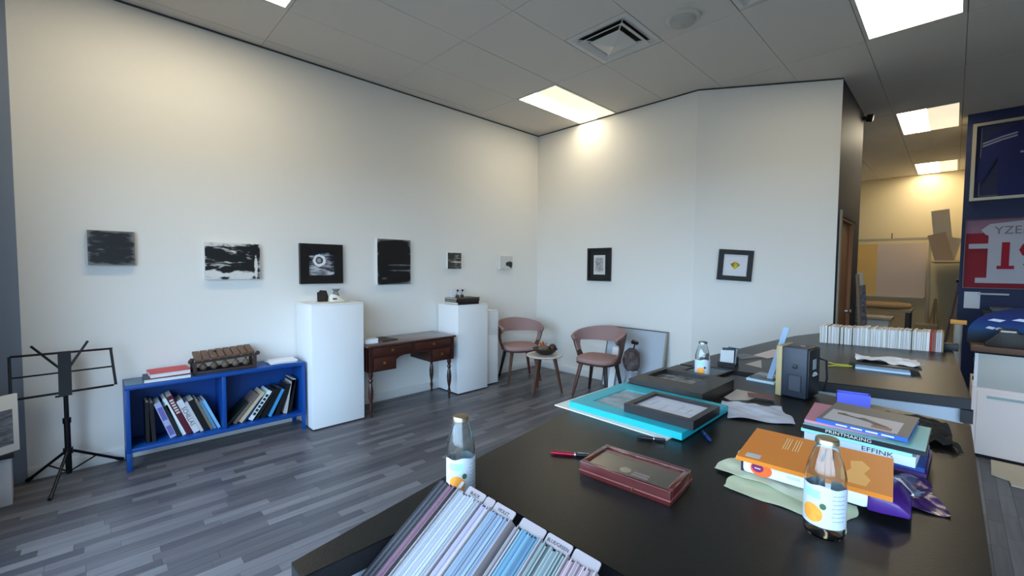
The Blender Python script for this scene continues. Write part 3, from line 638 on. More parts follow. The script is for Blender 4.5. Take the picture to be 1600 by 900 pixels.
prof = [(0, 0), (.010, 0), (.014, .02), (.010, .035), (.012, .05), (.019, .085), (.011, .12), (.012, .13), (.024, .20), (.026, .26), (.018, .33), (.013, .345), (.022, .36), (.022, .375), (.014, .39), (.024, .42), (.024, .458), (0, .458)]
for (xx, yy) in ((.05, .035), (.05, DW-.035), (DD-.06, .035), (DD-.06, DW-.035)):
    MB().lathe([(r, z*(DZ-.27)/.458) for r, z in prof], 14, Matrix.Translation((xx, yy, 0))).build('leg', M_ma, t, smooth=True)
bx(DD-.055, DD-.02, 0, .04, DZ-.27, DZ-.02).build('corner_post', M_ma, t); bx(DD-.055, DD-.02, DW-.04, DW, DZ-.27, DZ-.02).build('corner_post', M_ma, t)
t = thing('small_box', 'small white carton on the left end of the writing desk', 'box', (-4.10, 1.985, DZ), rz=R(-6))
bx(-.055, .055, -.065, .065, 0, .042).build('carton', M_white, t, bevel=.003); bx(-.057, .057, -.067, .067, .042, .05).build('lid', mat('pale_grey_lid', (206, 206, 206), .5), t, bevel=.002)
book('folder', 'dark closed folder lying beside the white carton on the desk', .20, .27, .008, mat('charcoal_folder', (40, 36, 36), .6), Matrix.Translation((-4.06, 2.10, DZ)) @ Matrix.Rotation(R(100), 4, 'Z'))

# ================================================================== pink bentwood chairs
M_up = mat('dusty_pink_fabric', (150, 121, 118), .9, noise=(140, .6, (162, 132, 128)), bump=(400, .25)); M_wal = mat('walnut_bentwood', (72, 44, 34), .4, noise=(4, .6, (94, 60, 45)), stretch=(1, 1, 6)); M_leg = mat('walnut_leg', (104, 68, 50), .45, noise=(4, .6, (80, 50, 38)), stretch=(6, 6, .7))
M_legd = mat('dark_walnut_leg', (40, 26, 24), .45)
def chair(label, loc, rz, legm):
    t = thing('armchair', label, 'chair', loc, rz, group='pink bentwood armchairs')
    # seat cushion
    n = 32; rings = []
    def ol(a, k): 
        c, s = math.cos(a), math.sin(a); p = 2/3.2
        return (.235*k*math.copysign(abs(c)**p, c), .225*k*math.copysign(abs(s)**p, s))
    vs = []; lev = [(.93, .405), (1.0, .42), (1.0, .448), (.93, .466), (.7, .474), (.35, .472)]
    for k, z in lev:
        for i in range(n): x_, y_ = ol(2*math.pi*i/n, k); vs.append((x_, y_, z+(.012*(y_ < 0)*(-y_/.22)**2*(-1) if z > .43 else 0)))
    fs = [(j*n+i, j*n+(i+1) % n, (j+1)*n+(i+1) % n, (j+1)*n+i) for j in range(len(lev)-1) for i in range(n)]
    fs += [tuple(range(n-1, -1, -1)), tuple((len(lev)-1)*n+i for i in range(n))]
    MB().add(vs, fs).build('seat_cushion', M_up, t, smooth=True)
    vs = []; lev = [(.88, .385), (.98, .392), (1.0, .404)]
    for k, z in lev:
        for i in range(n): x_, y_ = ol(2*math.pi*i/n, k); vs.append((x_, y_, z))
    fs = [(j*n+i, j*n+(i+1) % n, (j+1)*n+(i+1) % n, (j+1)*n+i) for j in range(len(lev)-1) for i in range(n)]+[tuple(range(n-1, -1, -1)), tuple(2*n+i for i in range(n))]
    MB().add(vs, fs).build('seat_shell', M_wal, t, smooth=True)
    # wrap-round back: angle 0 = straight back (+y)
    A = R(112)
    def band(u, v):
        a = (u*2-1)*A; k = abs(u*2-1)
        z0 = .615+.02*k**2; z1 = .80-.095*k**1.6
        z = z0+(z1-z0)*v
        if k > .9: z = z0+(z1-z0)*(.5+(v-.5)*math.sqrt(max(.02, 1-((k-.9)/.1)**2*.75)))
        fl = .02*v
        return Vector(((.295+fl)*math.sin(a), (.285+fl)*math.cos(a)-.02, z))
    def inner(u, v): p = band(u, v); return p
    MB().sheet(lambda u, v: band(u, v), 36, 6, .032).build('backrest_pad', M_up, t, smooth=True)
    def outer(u, v):
        a = (u*2-1)*A*.97; k = abs(u*2-1); z0 = .625+.02*k**2; z1 = .785-.095*k**1.6
        return Vector(((.300+.02*v)*math.sin(a), (.290+.02*v)*math.cos(a)-.02, z0+(z1-z0)*v))
    MB().sheet(outer, 36, 3, -.008).build('backrest_shell', M_wal, t, smooth=True)
    # side panels rising from the seat to the arms
    for sg in (-1, 1):
        def side(u, v):
            a0 = R(70)+R(36)*u; vv = v; w_ = 1-.45*math.sin(math.pi*min(vv, 1)*.9)
            a = R(88)+(a0-R(88))*w_
            rr = .232+.066*math.sin(vv*math.pi/2)
            return Vector((sg*rr*math.sin(a), rr*math.cos(a)*.97-.02*vv-.0, .41+.235*vv))
        MB().sheet(side, 8, 10, -.010*sg).build('side_panel', M_wal, t, smooth=True)
        def pad(u, v):
            return side(.08+.84*u, .42+.58*v)
        MB().sheet(pad, 8, 6, .016*sg).build('side_pad', M_up, t, smooth=True)
    k = 0
    for sx in (-1, 1):
        for sy in (-1, 1):
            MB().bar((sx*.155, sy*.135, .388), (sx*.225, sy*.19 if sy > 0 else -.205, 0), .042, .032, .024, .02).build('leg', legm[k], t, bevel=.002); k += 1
    return t
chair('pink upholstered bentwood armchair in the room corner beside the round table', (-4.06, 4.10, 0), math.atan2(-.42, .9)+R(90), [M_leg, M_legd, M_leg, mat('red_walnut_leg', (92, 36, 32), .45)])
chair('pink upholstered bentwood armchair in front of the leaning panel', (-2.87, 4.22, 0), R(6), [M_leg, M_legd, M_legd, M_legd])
# round side table with bowl
t = thing('side_table', 'small round white topped table with three wooden legs', 'table', (-3.40, 3.86, 0))
MB().lathe([(0, .437), (.20, .437), (.216, .443), (.22, .452), (.216, .458), (0, .458)], 40).build('table_top', mat('white_marble_top', (206, 200, 192), .35, noise=(9, .5, (186, 180, 172))), t, smooth=True)
MB().lathe([(0, .42), (.13, .42), (.13, .437), (0, .437)], 24).build('leg_ring', M_wal, t, smooth=True)
for a in (R(-84), R(36), R(156)):
    MB().bar((.12*math.cos(a), .12*math.sin(a), .43), (.215*math.cos(a), .215*math.sin(a), 0), .036, .036, .02, .02).build('leg', M_leg, t, bevel=.002)
TZ = .4585
t = thing('wooden_bowl', 'dark carved wooden bowl on the small round table', 'bowl', (-3.40, 3.87, TZ))
MB().lathe([(0, 0), (.06, 0), (.10, .02), (.145, .062), (.152, .07), (.146, .072), (.095, .032), (.05, .018), (0, .016)], 28, mod=lambda a, z: 1+.07*math.cos(2*a)).build('bowl', mat('dark_bowl_wood', (62, 42, 30), .5, noise=(10, .6, (40, 27, 20))), t, smooth=True)
def lump(name, label, cat, loc, r, m, n=14, amp=.12, sq=(1, 1, 1)):
    pr = [(math.sin(math.pi*j/9)*r, -math.cos(math.pi*j/9)*r) for j in range(10)]; pr[0] = (0, -r); pr[-1] = (0, r)
    ph = random.random()*6
    o = MB().lathe(pr, n, Matrix.Diagonal((*sq, 1)), mod=lambda a, z: 1+amp*math.sin(4*a+z*50+ph)+amp*.6*math.sin(7*a-z*80+ph)).build(name, m, loc=loc, smooth=True); return tag(o, label, cat)
lump('pine_cone', 'grey beige pine cone lying in the front of the wooden bowl', 'pine cone', (-3.39, 3.83, TZ+.075), .052, mat('pine_cone_scale', (132, 116, 94), .8, noise=(60, .3, (64, 54, 44)), bump=(120, 1)), 18, .14, (1.25, 1, .85))
lump('dried_gourd', 'dark brown dried gourd on the right side in the bowl', 'gourd', (-3.33, 3.93, TZ+.08), .044, mat('dark_gourd', (64, 40, 34), .5), 14, .03, (1, 1, 1.1))
t = thing('leaf_bunch', 'bunch of orange dried leaves sticking out of the bowl', 'leaves', (-3.445, 3.88, TZ+.05))
M_lf = mat('orange_leaf', (206, 106, 56), .7, noise=(20, .5, (176, 76, 40)))
for k in range(9):
    a = k*.75; tiltv = .35+.3*(k % 3)
    def lf(u, v, a=a, tv=tiltv):
        l = u*.10; wv = (v-.5)*.05*math.sin(math.pi*min(1, u*.95+.05)); p = Vector((l*math.cos(tv*1.6), wv, l*math.sin(tv)+.012+.02*abs(v-.5)))
        return Matrix.Rotation(a, 3, 'Z') @ p
    MB().sheet(lf, 5, 4, .0012).build('leaf', M_lf, t, smooth=True)
# leaning panel behind the chair
t = thing('leaning_panel', 'large grey blue framed panel leaning on the end wall behind the pink chair', 'panel', (-2.70, 4.62, 0), rot=(R(-12), 0, 0))
PWd, PH = .80, .775
M_pf = mat('champagne_frame', (150, 146, 134), .4, metal=.3); M_pg = mat('grey_blue_backing', (176, 186, 198), .6)
bx(-PWd/2+.012, PWd/2-.012, .004, .016, .012, PH-.012).build('backing', M_pg, t)
for (a, b, c, d_) in ((-PWd/2, PWd/2, 0, .014), (-PWd/2, PWd/2, PH-.014, PH), (-PWd/2, -PWd/2+.014, .014, PH-.014)): bx(a, b, 0, .022, c, d_).build('frame_rail', mat('grey_frame_rail', (96, 96, 98), .5), t)
bx(PWd/2-.02, PWd/2, 0, .03, .014, PH-.014).build('frame_rail', M_pf, t)
o = bx(-.04, .04, -.004, .004, 0, .52).build('foam_strip', M_white, loc=(-2.93, 4.575, 0.0), rot=(R(-12), 0, 0)); tag(o, 'white foam strip leaning upright behind the pink chair legs', 'strip')
t = thing('wrapped_bundle', 'dark brown round bundle in clear plastic behind the chair arm', 'bundle', (-2.60, 4.50, 0))
MB().lathe([(0, .27), (.06, .29), (.09, .35), (.10, .43), (.085, .51), (.04, .56), (0, .565)], 20, mod=lambda a, z: 1+.05*math.sin(3*a+z*22)).build('fur_ball', mat('dark_brown_fur', (58, 48, 46), .9, noise=(14, .4, (120, 106, 104)), bump=(80, 1)), t, smooth=True)
MB().lathe([(0, 0), (.10, .0), (.11, .06), (.085, .16), (.06, .24), (.075, .29), (.06, .31), (0, .31)], 18, mod=lambda a, z: 1+.13*math.sin(5*a+z*28)).build('plastic_wrap', mat('clear_crumpled_plastic', (190, 194, 204), .3, trans=.35), t, smooth=True)
MB().tube([(.02, 0, .55), (.05, -.02, .62)], .008, 6).build('stem', M_black, t, smooth=True)
MB().tube([(.02, -.02, .645), (.09, -.03, .635)], [.028, .02], 10).build('handle_knob', M_black, t, smooth=True)

# box and canvas at the left edge
t = thing('storage_box', 'white cardboard box at the left edge beside the music stand', 'box', (-4.10, -.455, 0), rz=R(4))
bx(-.16, .06, -.11, .045, 0, .30).build('carton', mat('off_white_carton', (196, 196, 200), .7), t, bevel=.004)
bx(-.165, .085, -.115, .06, .30, .33).build('lid', mat('black_lid', (28, 28, 32), .5), t, bevel=.003)
t = thing('canvas_painting', 'white bordered grey canvas standing on the box at the left edge', 'painting', (-4.02, -.435, .331), rz=R(38))
bx(-.02, .0, -.16, .085, 0, .36).build('stretcher', M_canvas, t, bevel=.002); bx(0, .002, -.13, .055, .05, .27).build('painted_face', paint_mat('paint_grey', (82, 84, 92), (150, 152, 160), .55, .15, seed=6.6), t)
#@@PART3@@
# ================================================================== black topped counters
TT = .93
M_ct = mat('black_counter_laminate', (19, 19, 19), .33, spec=.26, noise=(60, .8, (25, 25, 24)), bump=(260, .12)); M_ce = mat('counter_edge_band', (22, 23, 27), .5); M_cb = mat('pale_grey_counter_body', (170, 178, 188), .55)
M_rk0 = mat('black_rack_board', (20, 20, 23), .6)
A_out = [(-.867, .256), (-.812, .256), (-.812, .69), (.075, .69), (.066, 2.30), (-.267, 2.355), (-.62, 2.44), (-1.12, 2.475), (-1.14, 2.10), (-1.05, 1.33), (-.97, .80)]
t = thing('counter', 'near black topped work counter crowded with books, frames and bottles', 'counter', (0, 0, 0), group='black topped counters')
MB().prism(A_out, TT-.004, TT).build('counter_top', M_ct, t)
MB().prism(A_out, TT-.045, TT-.004).build('edge_band', M_ce, t)
MB().prism([(-.825, .72), (.03, .72), (.03, 2.25), (-.30, 2.30), (-1.06, 2.42), (-1.08, 2.10), (-1.0, 1.33), (-.93, .85)], .0, TT-.045).build('body', M_cb, t)
MB().prism([(-.855, .27), (-.825, .27), (-.825, .72), (-.90, .72)], .0, TT-.045).build('end_panel', M_cb, t)
bx(-.825, .05, .27, .72, .62, .64).build('lower_shelf', M_black, t)
bx(.03, .05, .27, .72, 0, .62).build('shelf_panel', M_cb, t)
bx(-.81, .03, .705, .7195, .641, TT-.046).build('notch_shade_panel', M_rk0, t)  # black sheet added in place of the shade inside the notch
B_out = [(-1.12, 2.495), (-.44, 2.64), (.077, 2.78), (.02, 4.30), (-.02, 4.55), (-.80, 4.72), (-.93, 4.28), (-1.0, 3.75), (-1.10, 2.83)]
t = thing('counter', 'far black topped counter carrying the row of mat boards', 'counter', (0, 0, 0), group='black topped counters')
MB().prism(B_out, TT-.004, TT).build('counter_top', M_ct, t)
MB().prism(B_out, TT-.05, TT-.004).build('edge_band', M_ce, t)
MB().prism([(-1.05, 2.53), (-.44, 2.66), (.055, 2.795), (0.0, 4.28), (-.05, 4.5), (-.77, 4.65), (-.88, 4.28), (-.95, 3.75), (-1.04, 2.83)], 0, TT-.05).build('body', M_cb, t)
bx(.045, .085, 2.765, 2.80, TT-.11, TT-.052).build('corner_block', M_ce, t)

# ------------------------------------------------------------------ rack of mat samples in the notch
M_rk = mat('black_rack_board', (20, 20, 23), .6)
SH = .641
ES, EN = Vector((0, .555, 1.015)), Vector((0, .365, .885))        # far top and near low end of every sample's upper edge
ed = (EN-ES).normalized(); dn = Vector((0, -ed.z, ed.y)); dn = dn if dn.z < 0 else -dn   # down-and-back direction
t = thing('sample_rack', 'black slanted rack holding the mat board samples at the front of the counter', 'rack', (0, 0, SH))
def slant(mb, xa, xb, e0, e1, d0, d1):
    pts = [ES+ed*e0+dn*d0, ES+ed*e1+dn*d0, ES+ed*e1+dn*d1, ES+ed*e0+dn*d1]
    return mb.prism([(p.y, p.z-SH) for p in pts], xa, xb, axis='x')
LEN = (EN-ES).length
slant(MB(), -.809, -.803, -.0, LEN+.06, .04, .17).build('side_wall', M_rk, t); slant(MB(), -.12, -.113, -.0, LEN+.06, .04, .17).build('side_wall', M_rk, t)
slant(MB(), -.803, -.12, -.004, LEN+.06, .162, .17).build('floor_board', M_rk, t); slant(MB(), -.803, -.12, LEN+.052, LEN+.06, .04, .162).build('stop_board', M_rk, t)
sp = MB(); sp.box(-.75, -.13, .30, .52, 0, .02); sp.build('foot', M_rk, t)
sp = MB(); sp.box(-.46, -.42, .38, .44, .02, .10); sp.build('stem', M_rk, t)
sam = MB(); slant(sam, 0, 1, 0, LEN+.045, 0, .155)
sam_shift = [(v[0], v[1], v[2]) for v in sam.v]; sam.v = sam_shift
def sample_mesh(rgb):
    nm = 'sample_%d_%d_%d' % rgb; m = mat(nm, rgb, .75)
    return sam.mesh('mat_sample', m)
SM = {}
B_, V_, G_ = 'BLACK', 'VIOLET', 'BLUE/GREEN'
secs = [(-.8005, 11, [(22, 22, 28), (38, 40, 52), (60, 58, 66), (30, 34, 46)], 'dark blue and black mat board sample at the left end of the rack'),
        (-.7655, 5, [(112, 72, 88), (164, 156, 170), (84, 64, 76), (134, 132, 148)], 'plum and mauve mat board sample near the left end of the rack'),
        (-.7495, 4, [(18, 18, 20), (26, 26, 28), (20, 20, 22)], 'black mat board sample beside the first pale tab'),
        (-.7320, 22, [(206, 208, 220), (188, 194, 212), (214, 216, 226), (196, 202, 214), (208, 210, 222), (150, 158, 184)], 'white mat board sample in front of the BLACK tab'),
        (-.6585, 8, [(198, 186, 216), (158, 132, 186), (212, 206, 222), (190, 184, 206)], 'lilac mat board sample before the VIOLET tab'),
        (-.6280, 17, [(180, 202, 228), (150, 176, 210), (200, 214, 232), (186, 206, 230), (84, 98, 124)], 'pale blue mat board sample beside the VIOLET tab'),
        (-.5560, 4, [(186, 178, 184)], 'plain mauve grey mat board sample before the sky blue samples'),
        (-.5400, 14, [(120, 178, 214), (92, 150, 190), (156, 196, 214), (140, 188, 218), (60, 92, 120)], 'sky blue mat board sample before the BLUE/GREEN tab'),
        (-.4900, 17, [(176, 196, 196), (152, 184, 186), (204, 208, 204), (188, 202, 204), (120, 140, 146)], 'grey green mat board sample beside the BLUE/GREEN tab'),
        (-.4300, 16, [(214, 178, 190), (206, 190, 196), (222, 200, 206), (196, 150, 166)], 'pink mat board sample at the right end of the rack')]
for (x0, n, cols, lb) in secs:
    for k in range(n):
        c = cols[(k*7+k*k) % len(cols)]; f_ = random.choice((.76, .66, .60, .70, .52, .64, .38)) if sum(c) > 330 else 1.0; c = tuple(int(v*f_) for v in c)
        if c not in SM: SM[c] = sample_mesh(c)
        j = random.uniform(-.0035, .0035)
        o = inst('mat_sample', SM[c], None, (x0+k*.0032, j*ed.y, SH+j*ed.z), (0, 0, 0), (.0027, 1, 1))
        tag(o, lb, 'mat board', lb.split(' mat board')[0]+' samples in the rack')
# dividers with label tabs
M_div = mat('mauve_grey_divider', (138, 128, 130), .6)
for (x0, wd, s, lb) in ((-.7360, .010, '', 'pale divider without lettering left of the BLACK tab'), (-.6615, .056, 'BLACK', 'pale divider board with BLACK lettered tab'), (-.6325, .026, '', 'short blank tab divider left of the VIOLET tab'), (-.5735, .056, 'VIOLET', 'pale divider board with VIOLET lettered tab'), (-.4945, .060, '', 'wide blank divider left of the BLUE/GREEN tab'),
                    (-.4345, .056, 'BLUE/GREEN', 'pale divider board with BLUE/GREEN lettered tab'), (-.3780, .052, '', 'pale blank tab divider at the right end of the rack')):
    t = thing('divider', lb, 'divider', (x0, 0, SH), group='tab dividers in the sample rack')
    slant(MB(), 0, .0024, -.004, LEN+.045, -.004, .155).build('board', M_div, t)
    if wd:
        # tab strip lying along the row on the far top end
        tb = MB(); n8 = 5; h = .019; poly = [(-wd, 0), (0, 0)]+[(-.004+.004*math.cos(a), h-.004+.004*math.sin(a)) for a in [math.pi/2*k/n8 for k in range(n8+1)]]+[(-wd+.004+.004*math.cos(a), h-.004+.004*math.sin(a)) for a in [math.pi/2+math.pi/2*k/n8 for k in range(n8+1)]]
        base = ES+Vector((0, .0055, -SH-.004)); Mx = Matrix.Translation(base) @ Matrix.Rotation(R(38), 4, 'X')
        tb.prism(poly, 0, .002, Mx); tab = tb.build('tab', M_div, t)
        if s: text(s, .0095 if len(s) < 8 else .0085, M_ink, tab, Mx @ Matrix.Translation((-wd/2, h*.42, .0021)), name='tab_lettering')

# ------------------------------------------------------------------ juice bottles
M_glass = mat('bottle_glass', (240, 246, 246), .02, trans=1, ior=1.45, spec=.5); M_cap = mat('gold_tin_cap', (150, 136, 112), .3, metal=.9); M_lab = mat('juice_label', (190, 197, 206), .5); M_or = mat('label_orange', (240, 160, 62), .5, noise=(60, .4, (232, 140, 48)))
M_lf2 = mat('label_leaf', (62, 92, 58), .6); M_lt = mat('label_text_grey', (130, 140, 152), .6); M_lb2 = mat('label_sky', (150, 206, 222), .5)
def bottle(label, loc, face, H=.207, r=.0365, silver=False):
    t = thing('juice_bottle', label, 'bottle', loc, face, group='empty glass juice bottles')
    k = H/.207; w_ = .0022
    prof = [(0, .003), (r*.9, .0), (r, .008), (r, .120*k), (r*.985, .128*k), (r*.92, .142*k), (r*.82, .158*k), (r*.70, .173*k), (r*.60, .185*k), (r*.52, .193*k), (r*.5, .2*k)]
    inn = [(max(0, a-w_), min(b+.003, .1985*k)) for a, b in reversed(prof[1:])]; inn[0] = (r*.5-w_, .2*k)
    flute = lambda a, z: 1+(.022*abs(math.sin(6*a)) if .126*k < z < .172*k else 0)
    MB().lathe(prof+inn+[(0, .006)], 36, mod=flute).build('glass', M_glass, t, smooth=True)
    cap = MB().lathe([(0, .209*k), (r*.52, .209*k), (r*.57, .2065*k), (r*.58, .200*k), (r*.59, .1985*k), (r*.56, .1985*k), (r*.54, .2005*k), (0, .2005*k)], 28).build('cap', M_cap if not silver else mat('silver_tin_cap', (128, 128, 130), .3, metal=.9), t, smooth=True)
    # wrap label with an uneven upper edge, local +x is its front
    n = 40; R_ = r+.0006; vs = []; a0, a1 = R(-172), R(172)
    for i in range(n+1):
        a = a0+(a1-a0)*i/n; zt = (.108+.006*math.cos(a)+.002*math.cos(5*a))*k
        for rr in (R_, R_+.0005): vs += [(rr*math.cos(a), rr*math.sin(a), .026*k), (rr*math.cos(a), rr*math.sin(a), zt)]
    fs = []
    for i in range(n):
        p = i*4; q = p+4; fs += [(p+2, q+2, q+3, p+3), (p+1, q+1, q, p), (p+1, p+3, q+3, q+1), (p, q, q+2, p+2)]
    fs += [(0, 2, 3, 1), (n*4, n*4+1, n*4+3, n*4+2)]
    lb = MB().add(vs, fs).build('label', M_lab, t, smooth=True)
    def patch(name, m, ac, zc, ra, rz, off, nn=18, sq=False):
        vs = [((r+off)*math.cos(ac), (r+off)*math.sin(ac), zc*k)]; NR = 4
        for g in range(1, NR+1):
            for i in range(nn):
                q = 2*math.pi*i/nn; cx, cz = math.cos(q), math.sin(q)
                if sq: mxx = max(abs(cx), abs(cz)); cx /= mxx; cz /= mxx
                a = ac+ra*cx/r*g/NR; vs.append(((r+off)*math.cos(a), (r+off)*math.sin(a), (zc+rz*cz*g/NR)*k))
        fs = [(0, 1+i, 1+(i+1) % nn) for i in range(nn)]
        for g in range(NR-1):
            for i in range(nn): fs.append((1+g*nn+i, 1+(g+1)*nn+i, 1+(g+1)*nn+(i+1) % nn, 1+g*nn+(i+1) % nn))
        MB().add(vs, fs).build(name, m, lb)
    patch('orange_print', M_or, R(-26), .052, .020, .020, .0014); patch('leaf_print', M_lf2, R(4), .072, .006, .007, .0016, 8); patch('sky_print', M_lb2, R(-30), .094, .017, .009, .0013, 24, True)
    for j in range(7): patch('print_line', M_lt, R(48), .098-.009*j, .014 if j % 2 else .012, .0008, .0013, 8, True)
    return t
FC = lambda x, y, off=0: math.atan2(-y, -x)+off
bottle('empty glass juice bottle in front of the orange book', (-.176, 1.122, TT), FC(-.176, 1.122, R(-8)), H=.206, r=.0375)
bottle('empty glass juice bottle behind the rack of mat samples', (-.828, .634, TT), FC(-.828, .634, R(10)), H=.205, r=.0345)
bottle('farthest glass juice bottle beside the black picture frames', (-.885, 2.235, TT), FC(-.885, 2.235, R(14)), H=.195, r=.036, silver=True)

# ------------------------------------------------------------------ medal case
M_rw = mat('rosewood_lacquer', (92, 34, 32), .25, noise=(5, .6, (70, 24, 24)), stretch=(1, 6, 1), coat=.5)
t = thing('medal_case', 'reddish rosewood glazed case with a medal inside on the counter', 'display case', (-.583, 1.035, TT), rz=R(5))
cw, chd, hh = .126, .075, .037
for nm, a in (('frame_side', ((-cw, cw, -chd, -chd+.014), (-cw, cw, chd-.014, chd), (-cw, -cw+.014, -chd+.014, chd-.014), (cw-.014, cw, -chd+.014, chd-.014))),):
    for (x0, x1, y0, y1) in a:
        s_ = bx(x0, x1, y0, y1, 0, hh).build(nm, M_rw, t, bevel=.002)
        e_ = .0012
        bx(x0-e_, x1+e_, y0-e_, y1+e_, .012, .0145).build('bead', mat('rosewood_bead', (140, 86, 82), .25), s_)
bx(-cw+.014, cw-.014, -chd+.014, chd-.014, .014, .018).build('velvet_bed', mat('olive_black_velvet', (46, 45, 40), .9), t)
bx(-cw+.014, cw-.014, -chd+.014, chd-.014, .031, .0325).build('glazing', wm, t)
MB().lathe([(0, .0182), (.0145, .0182), (.0155, .0205), (.013, .022), (0, .022)], 24, Matrix.Translation((-.022, -.008, 0))).build('medal', mat('silver_medal', (170, 166, 152), .35, metal=.7), t, smooth=True)
for k in range(4): bx(.0, .045, -.022+k*.007, -.016+k*.007, .0182, .020).build('ribbon_stripe', mat('ribbon_%d' % (k % 2), ((150, 140, 146), (96, 62, 70))[k % 2], .8), t)
bx(.03, .033, -chd-.008, -chd, .01, .016).build('latch', M_br, t)
def pen(label, a, b, m1, m2):
    a = Vector((*a, TT+.006)); b = Vector((*b, TT+.006)); t = thing('pen', label, 'pen', a, math.atan2((b-a).y, (b-a).x)); L_ = (b-a).length
    X = Matrix.Rotation(R(90), 4, 'Y')
    MB().lathe([(0, 0), (.003, .0), (.0055, .012), (.0058, L_*.58), (0, L_*.58)], 12, X).build('barrel', m1, t, smooth=True)
    MB().lathe([(0, L_*.58), (.0062, L_*.58), (.0062, L_*.62), (0, L_*.62)], 12, X).build('ring', M_metal, t, smooth=True)
    cp = MB().lathe([(0, L_*.62), (.0056, L_*.62), (.005, L_*.98), (.003, L_), (0, L_)], 12, X).build('cap', m2, t, smooth=True)
    bx(L_*.66, L_*.95, -.001, .001, .0045, .0072).build('clip', M_metal, cp)
pen('red and black pen beside the rosewood medal case', (-.838, .985), (-.737, 1.055), mat('red_metal', (150, 20, 48), .25, metal=.5), M_black)
pen('black pen at the near corner of the turquoise frame', (-.720, 1.287), (-.640, 1.332), M_black, M_black)
pen('dark blue pen peeking out under the black framed drawing', (-.535, 1.435), (-.588, 1.50), mat('blue_plastic', (28, 52, 110), .35), mat('blue_plastic', (28, 52, 110)))

# ------------------------------------------------------------------ frames lying on the counter
def flat_frame(label, c, w, d, h, bw, fm, pm, z=TT, rz=0, win=None, recess=.012):
    t = thing('picture_frame', label, 'picture frame', (c[0], c[1], z), rz, group='frames lying on the counter')
    if win is None: win = (-w/2+bw, w/2-bw, -d/2+bw, d/2-bw)
    for (x0, x1, y0, y1) in ((-w/2, w/2, -d/2, win[2]), (-w/2, w/2, win[3], d/2), (-w/2, win[0], win[2], win[3]), (win[1], w/2, win[2], win[3])):
        bx(x0, x1, y0, y1, 0, h).build('frame_side', fm, t)
    bx(win[0], win[1], win[2], win[3], .001, h-recess).build('picture', pm, t)
    return t
def art(name, a, b, th, sc=3, sharp=.1, stretch=(1, 1, 1)):
    return mat(name, a, .35, noise=(sc, sharp*2, b), stretch=stretch, coords='Generated')
M_teal = mat('turquoise_lacquer', (22, 164, 178), .4)
o = bx(-.245, .245, -.215, .215, 0, .004).build('mat_board', mat('cream_board', (214, 212, 202), .8), loc=(-.882, 1.562, TT), rot=(0, 0, R(-1))); tag(o, 'cream white board lying under the turquoise frame', 'mat board')
flat_frame('flat turquoise picture frame with a pale blue print', (-.837, 1.580), .468, .418, .024, .085, M_teal, art('pale_blue_print', (92, 116, 124), (156, 176, 184), .5, 5, .2), z=TT+.0045, win=(-.17, .15, -.135, .115), recess=.003)
t = flat_frame('black framed line drawing lying on the turquoise frame', (-.717, 1.535), .262, .232, .032, .022, mat('black_brown_frame', (32, 30, 32), .35), mat('drawing_paper', (196, 196, 204), .6), z=TT+.029, recess=.010)
for (x0, x1, y0, y1) in ((-.09, .09, -.03, -.0285), (-.09, .08, .012, .0135), (-.07, -.0685, -.03, .05), (.03, .0315, -.03, .05), (-.02, -.0185, -.07, .012), (-.07, .03, .05, .0515), (.065, .0665, -.03, .03)):
    bx(x0, x1, y0, y1, .022, .0226).build('drawn_line', mat('pencil_line', (140, 140, 150), .8), t)
flat_frame('deep dark brown shadow box frame with a small night photograph', (-.878, 1.975), .345, .352, .05, .08, mat('dark_espresso_wood', (36, 32, 30), .4), art('night_photo', (22, 22, 22), (150, 148, 144), .5, 6, .12, (1, 1, 1)), rz=R(-1), win=(-.145, .075, -.055, .135), recess=.02)
flat_frame('thin black frame with a blue picture behind the far bottle', (-.925, 2.405), .19, .22, .014, .015, M_black, mat('blue_sea_photo', (40, 78, 100), .3, noise=(4, .4, (26, 48, 66))), rz=R(-4), recess=.004)

# papers
def paper(label, pts, z, m, name='paper', th=.0006, wav=.0, cat='paper'):
    o = MB().prism(pts, z, z+th).build(name, m); 
    if wav:
        pass
    return tag(o, label, cat)
def crumple(label, c, w, d, rz, amp, m, z=TT, cat='paper', name='paper', n=14):
    random.seed(len(label)); ph = [random.uniform(0, 6) for _ in range(6)]
    def F(u, v):
        x_ = (u-.5)*w; y_ = (v-.5)*d
        zz = amp*(1+.5*math.sin(9*u+ph[0]+4*v)+.5*math.sin(11*v+ph[1]-5*u))*.5+amp*.3*math.sin(20*u+ph[2])*math.sin(17*v+ph[3])
        return Vector((x_+.006*math.sin(9*v+ph[4]), y_+.006*math.sin(8*u+ph[5]), max(0.0002, zz)))
    o = MB().sheet(F, n, n, .0006).build(name, m, loc=(*c, z), rot=(0, 0, rz), smooth=True); return tag(o, label, cat)
crumple('crumpled white tissue paper right of the turquoise frame', (-.525, 1.865), .225, .22, R(28), .010, mat('tissue_paper', (196, 198, 210), .8))
paper('beige sheet lying beside the dark brown shadow box', [(-.690, 1.99), (-.655, 1.965), (-.60, 2.03), (-.575, 2.165), (-.695, 2.17)], TT, mat('beige_sheet', (196, 184, 172), .8))
o = bx(-.05, .05, -.035, .035, 0, .002).build('card', mat('brown_red_card', (112, 72, 64), .6), loc=(-.57, 2.085, TT+.012), rot=(0, 0, R(20))); tag(o, 'small reddish brown card on the counter before the speaker', 'card')

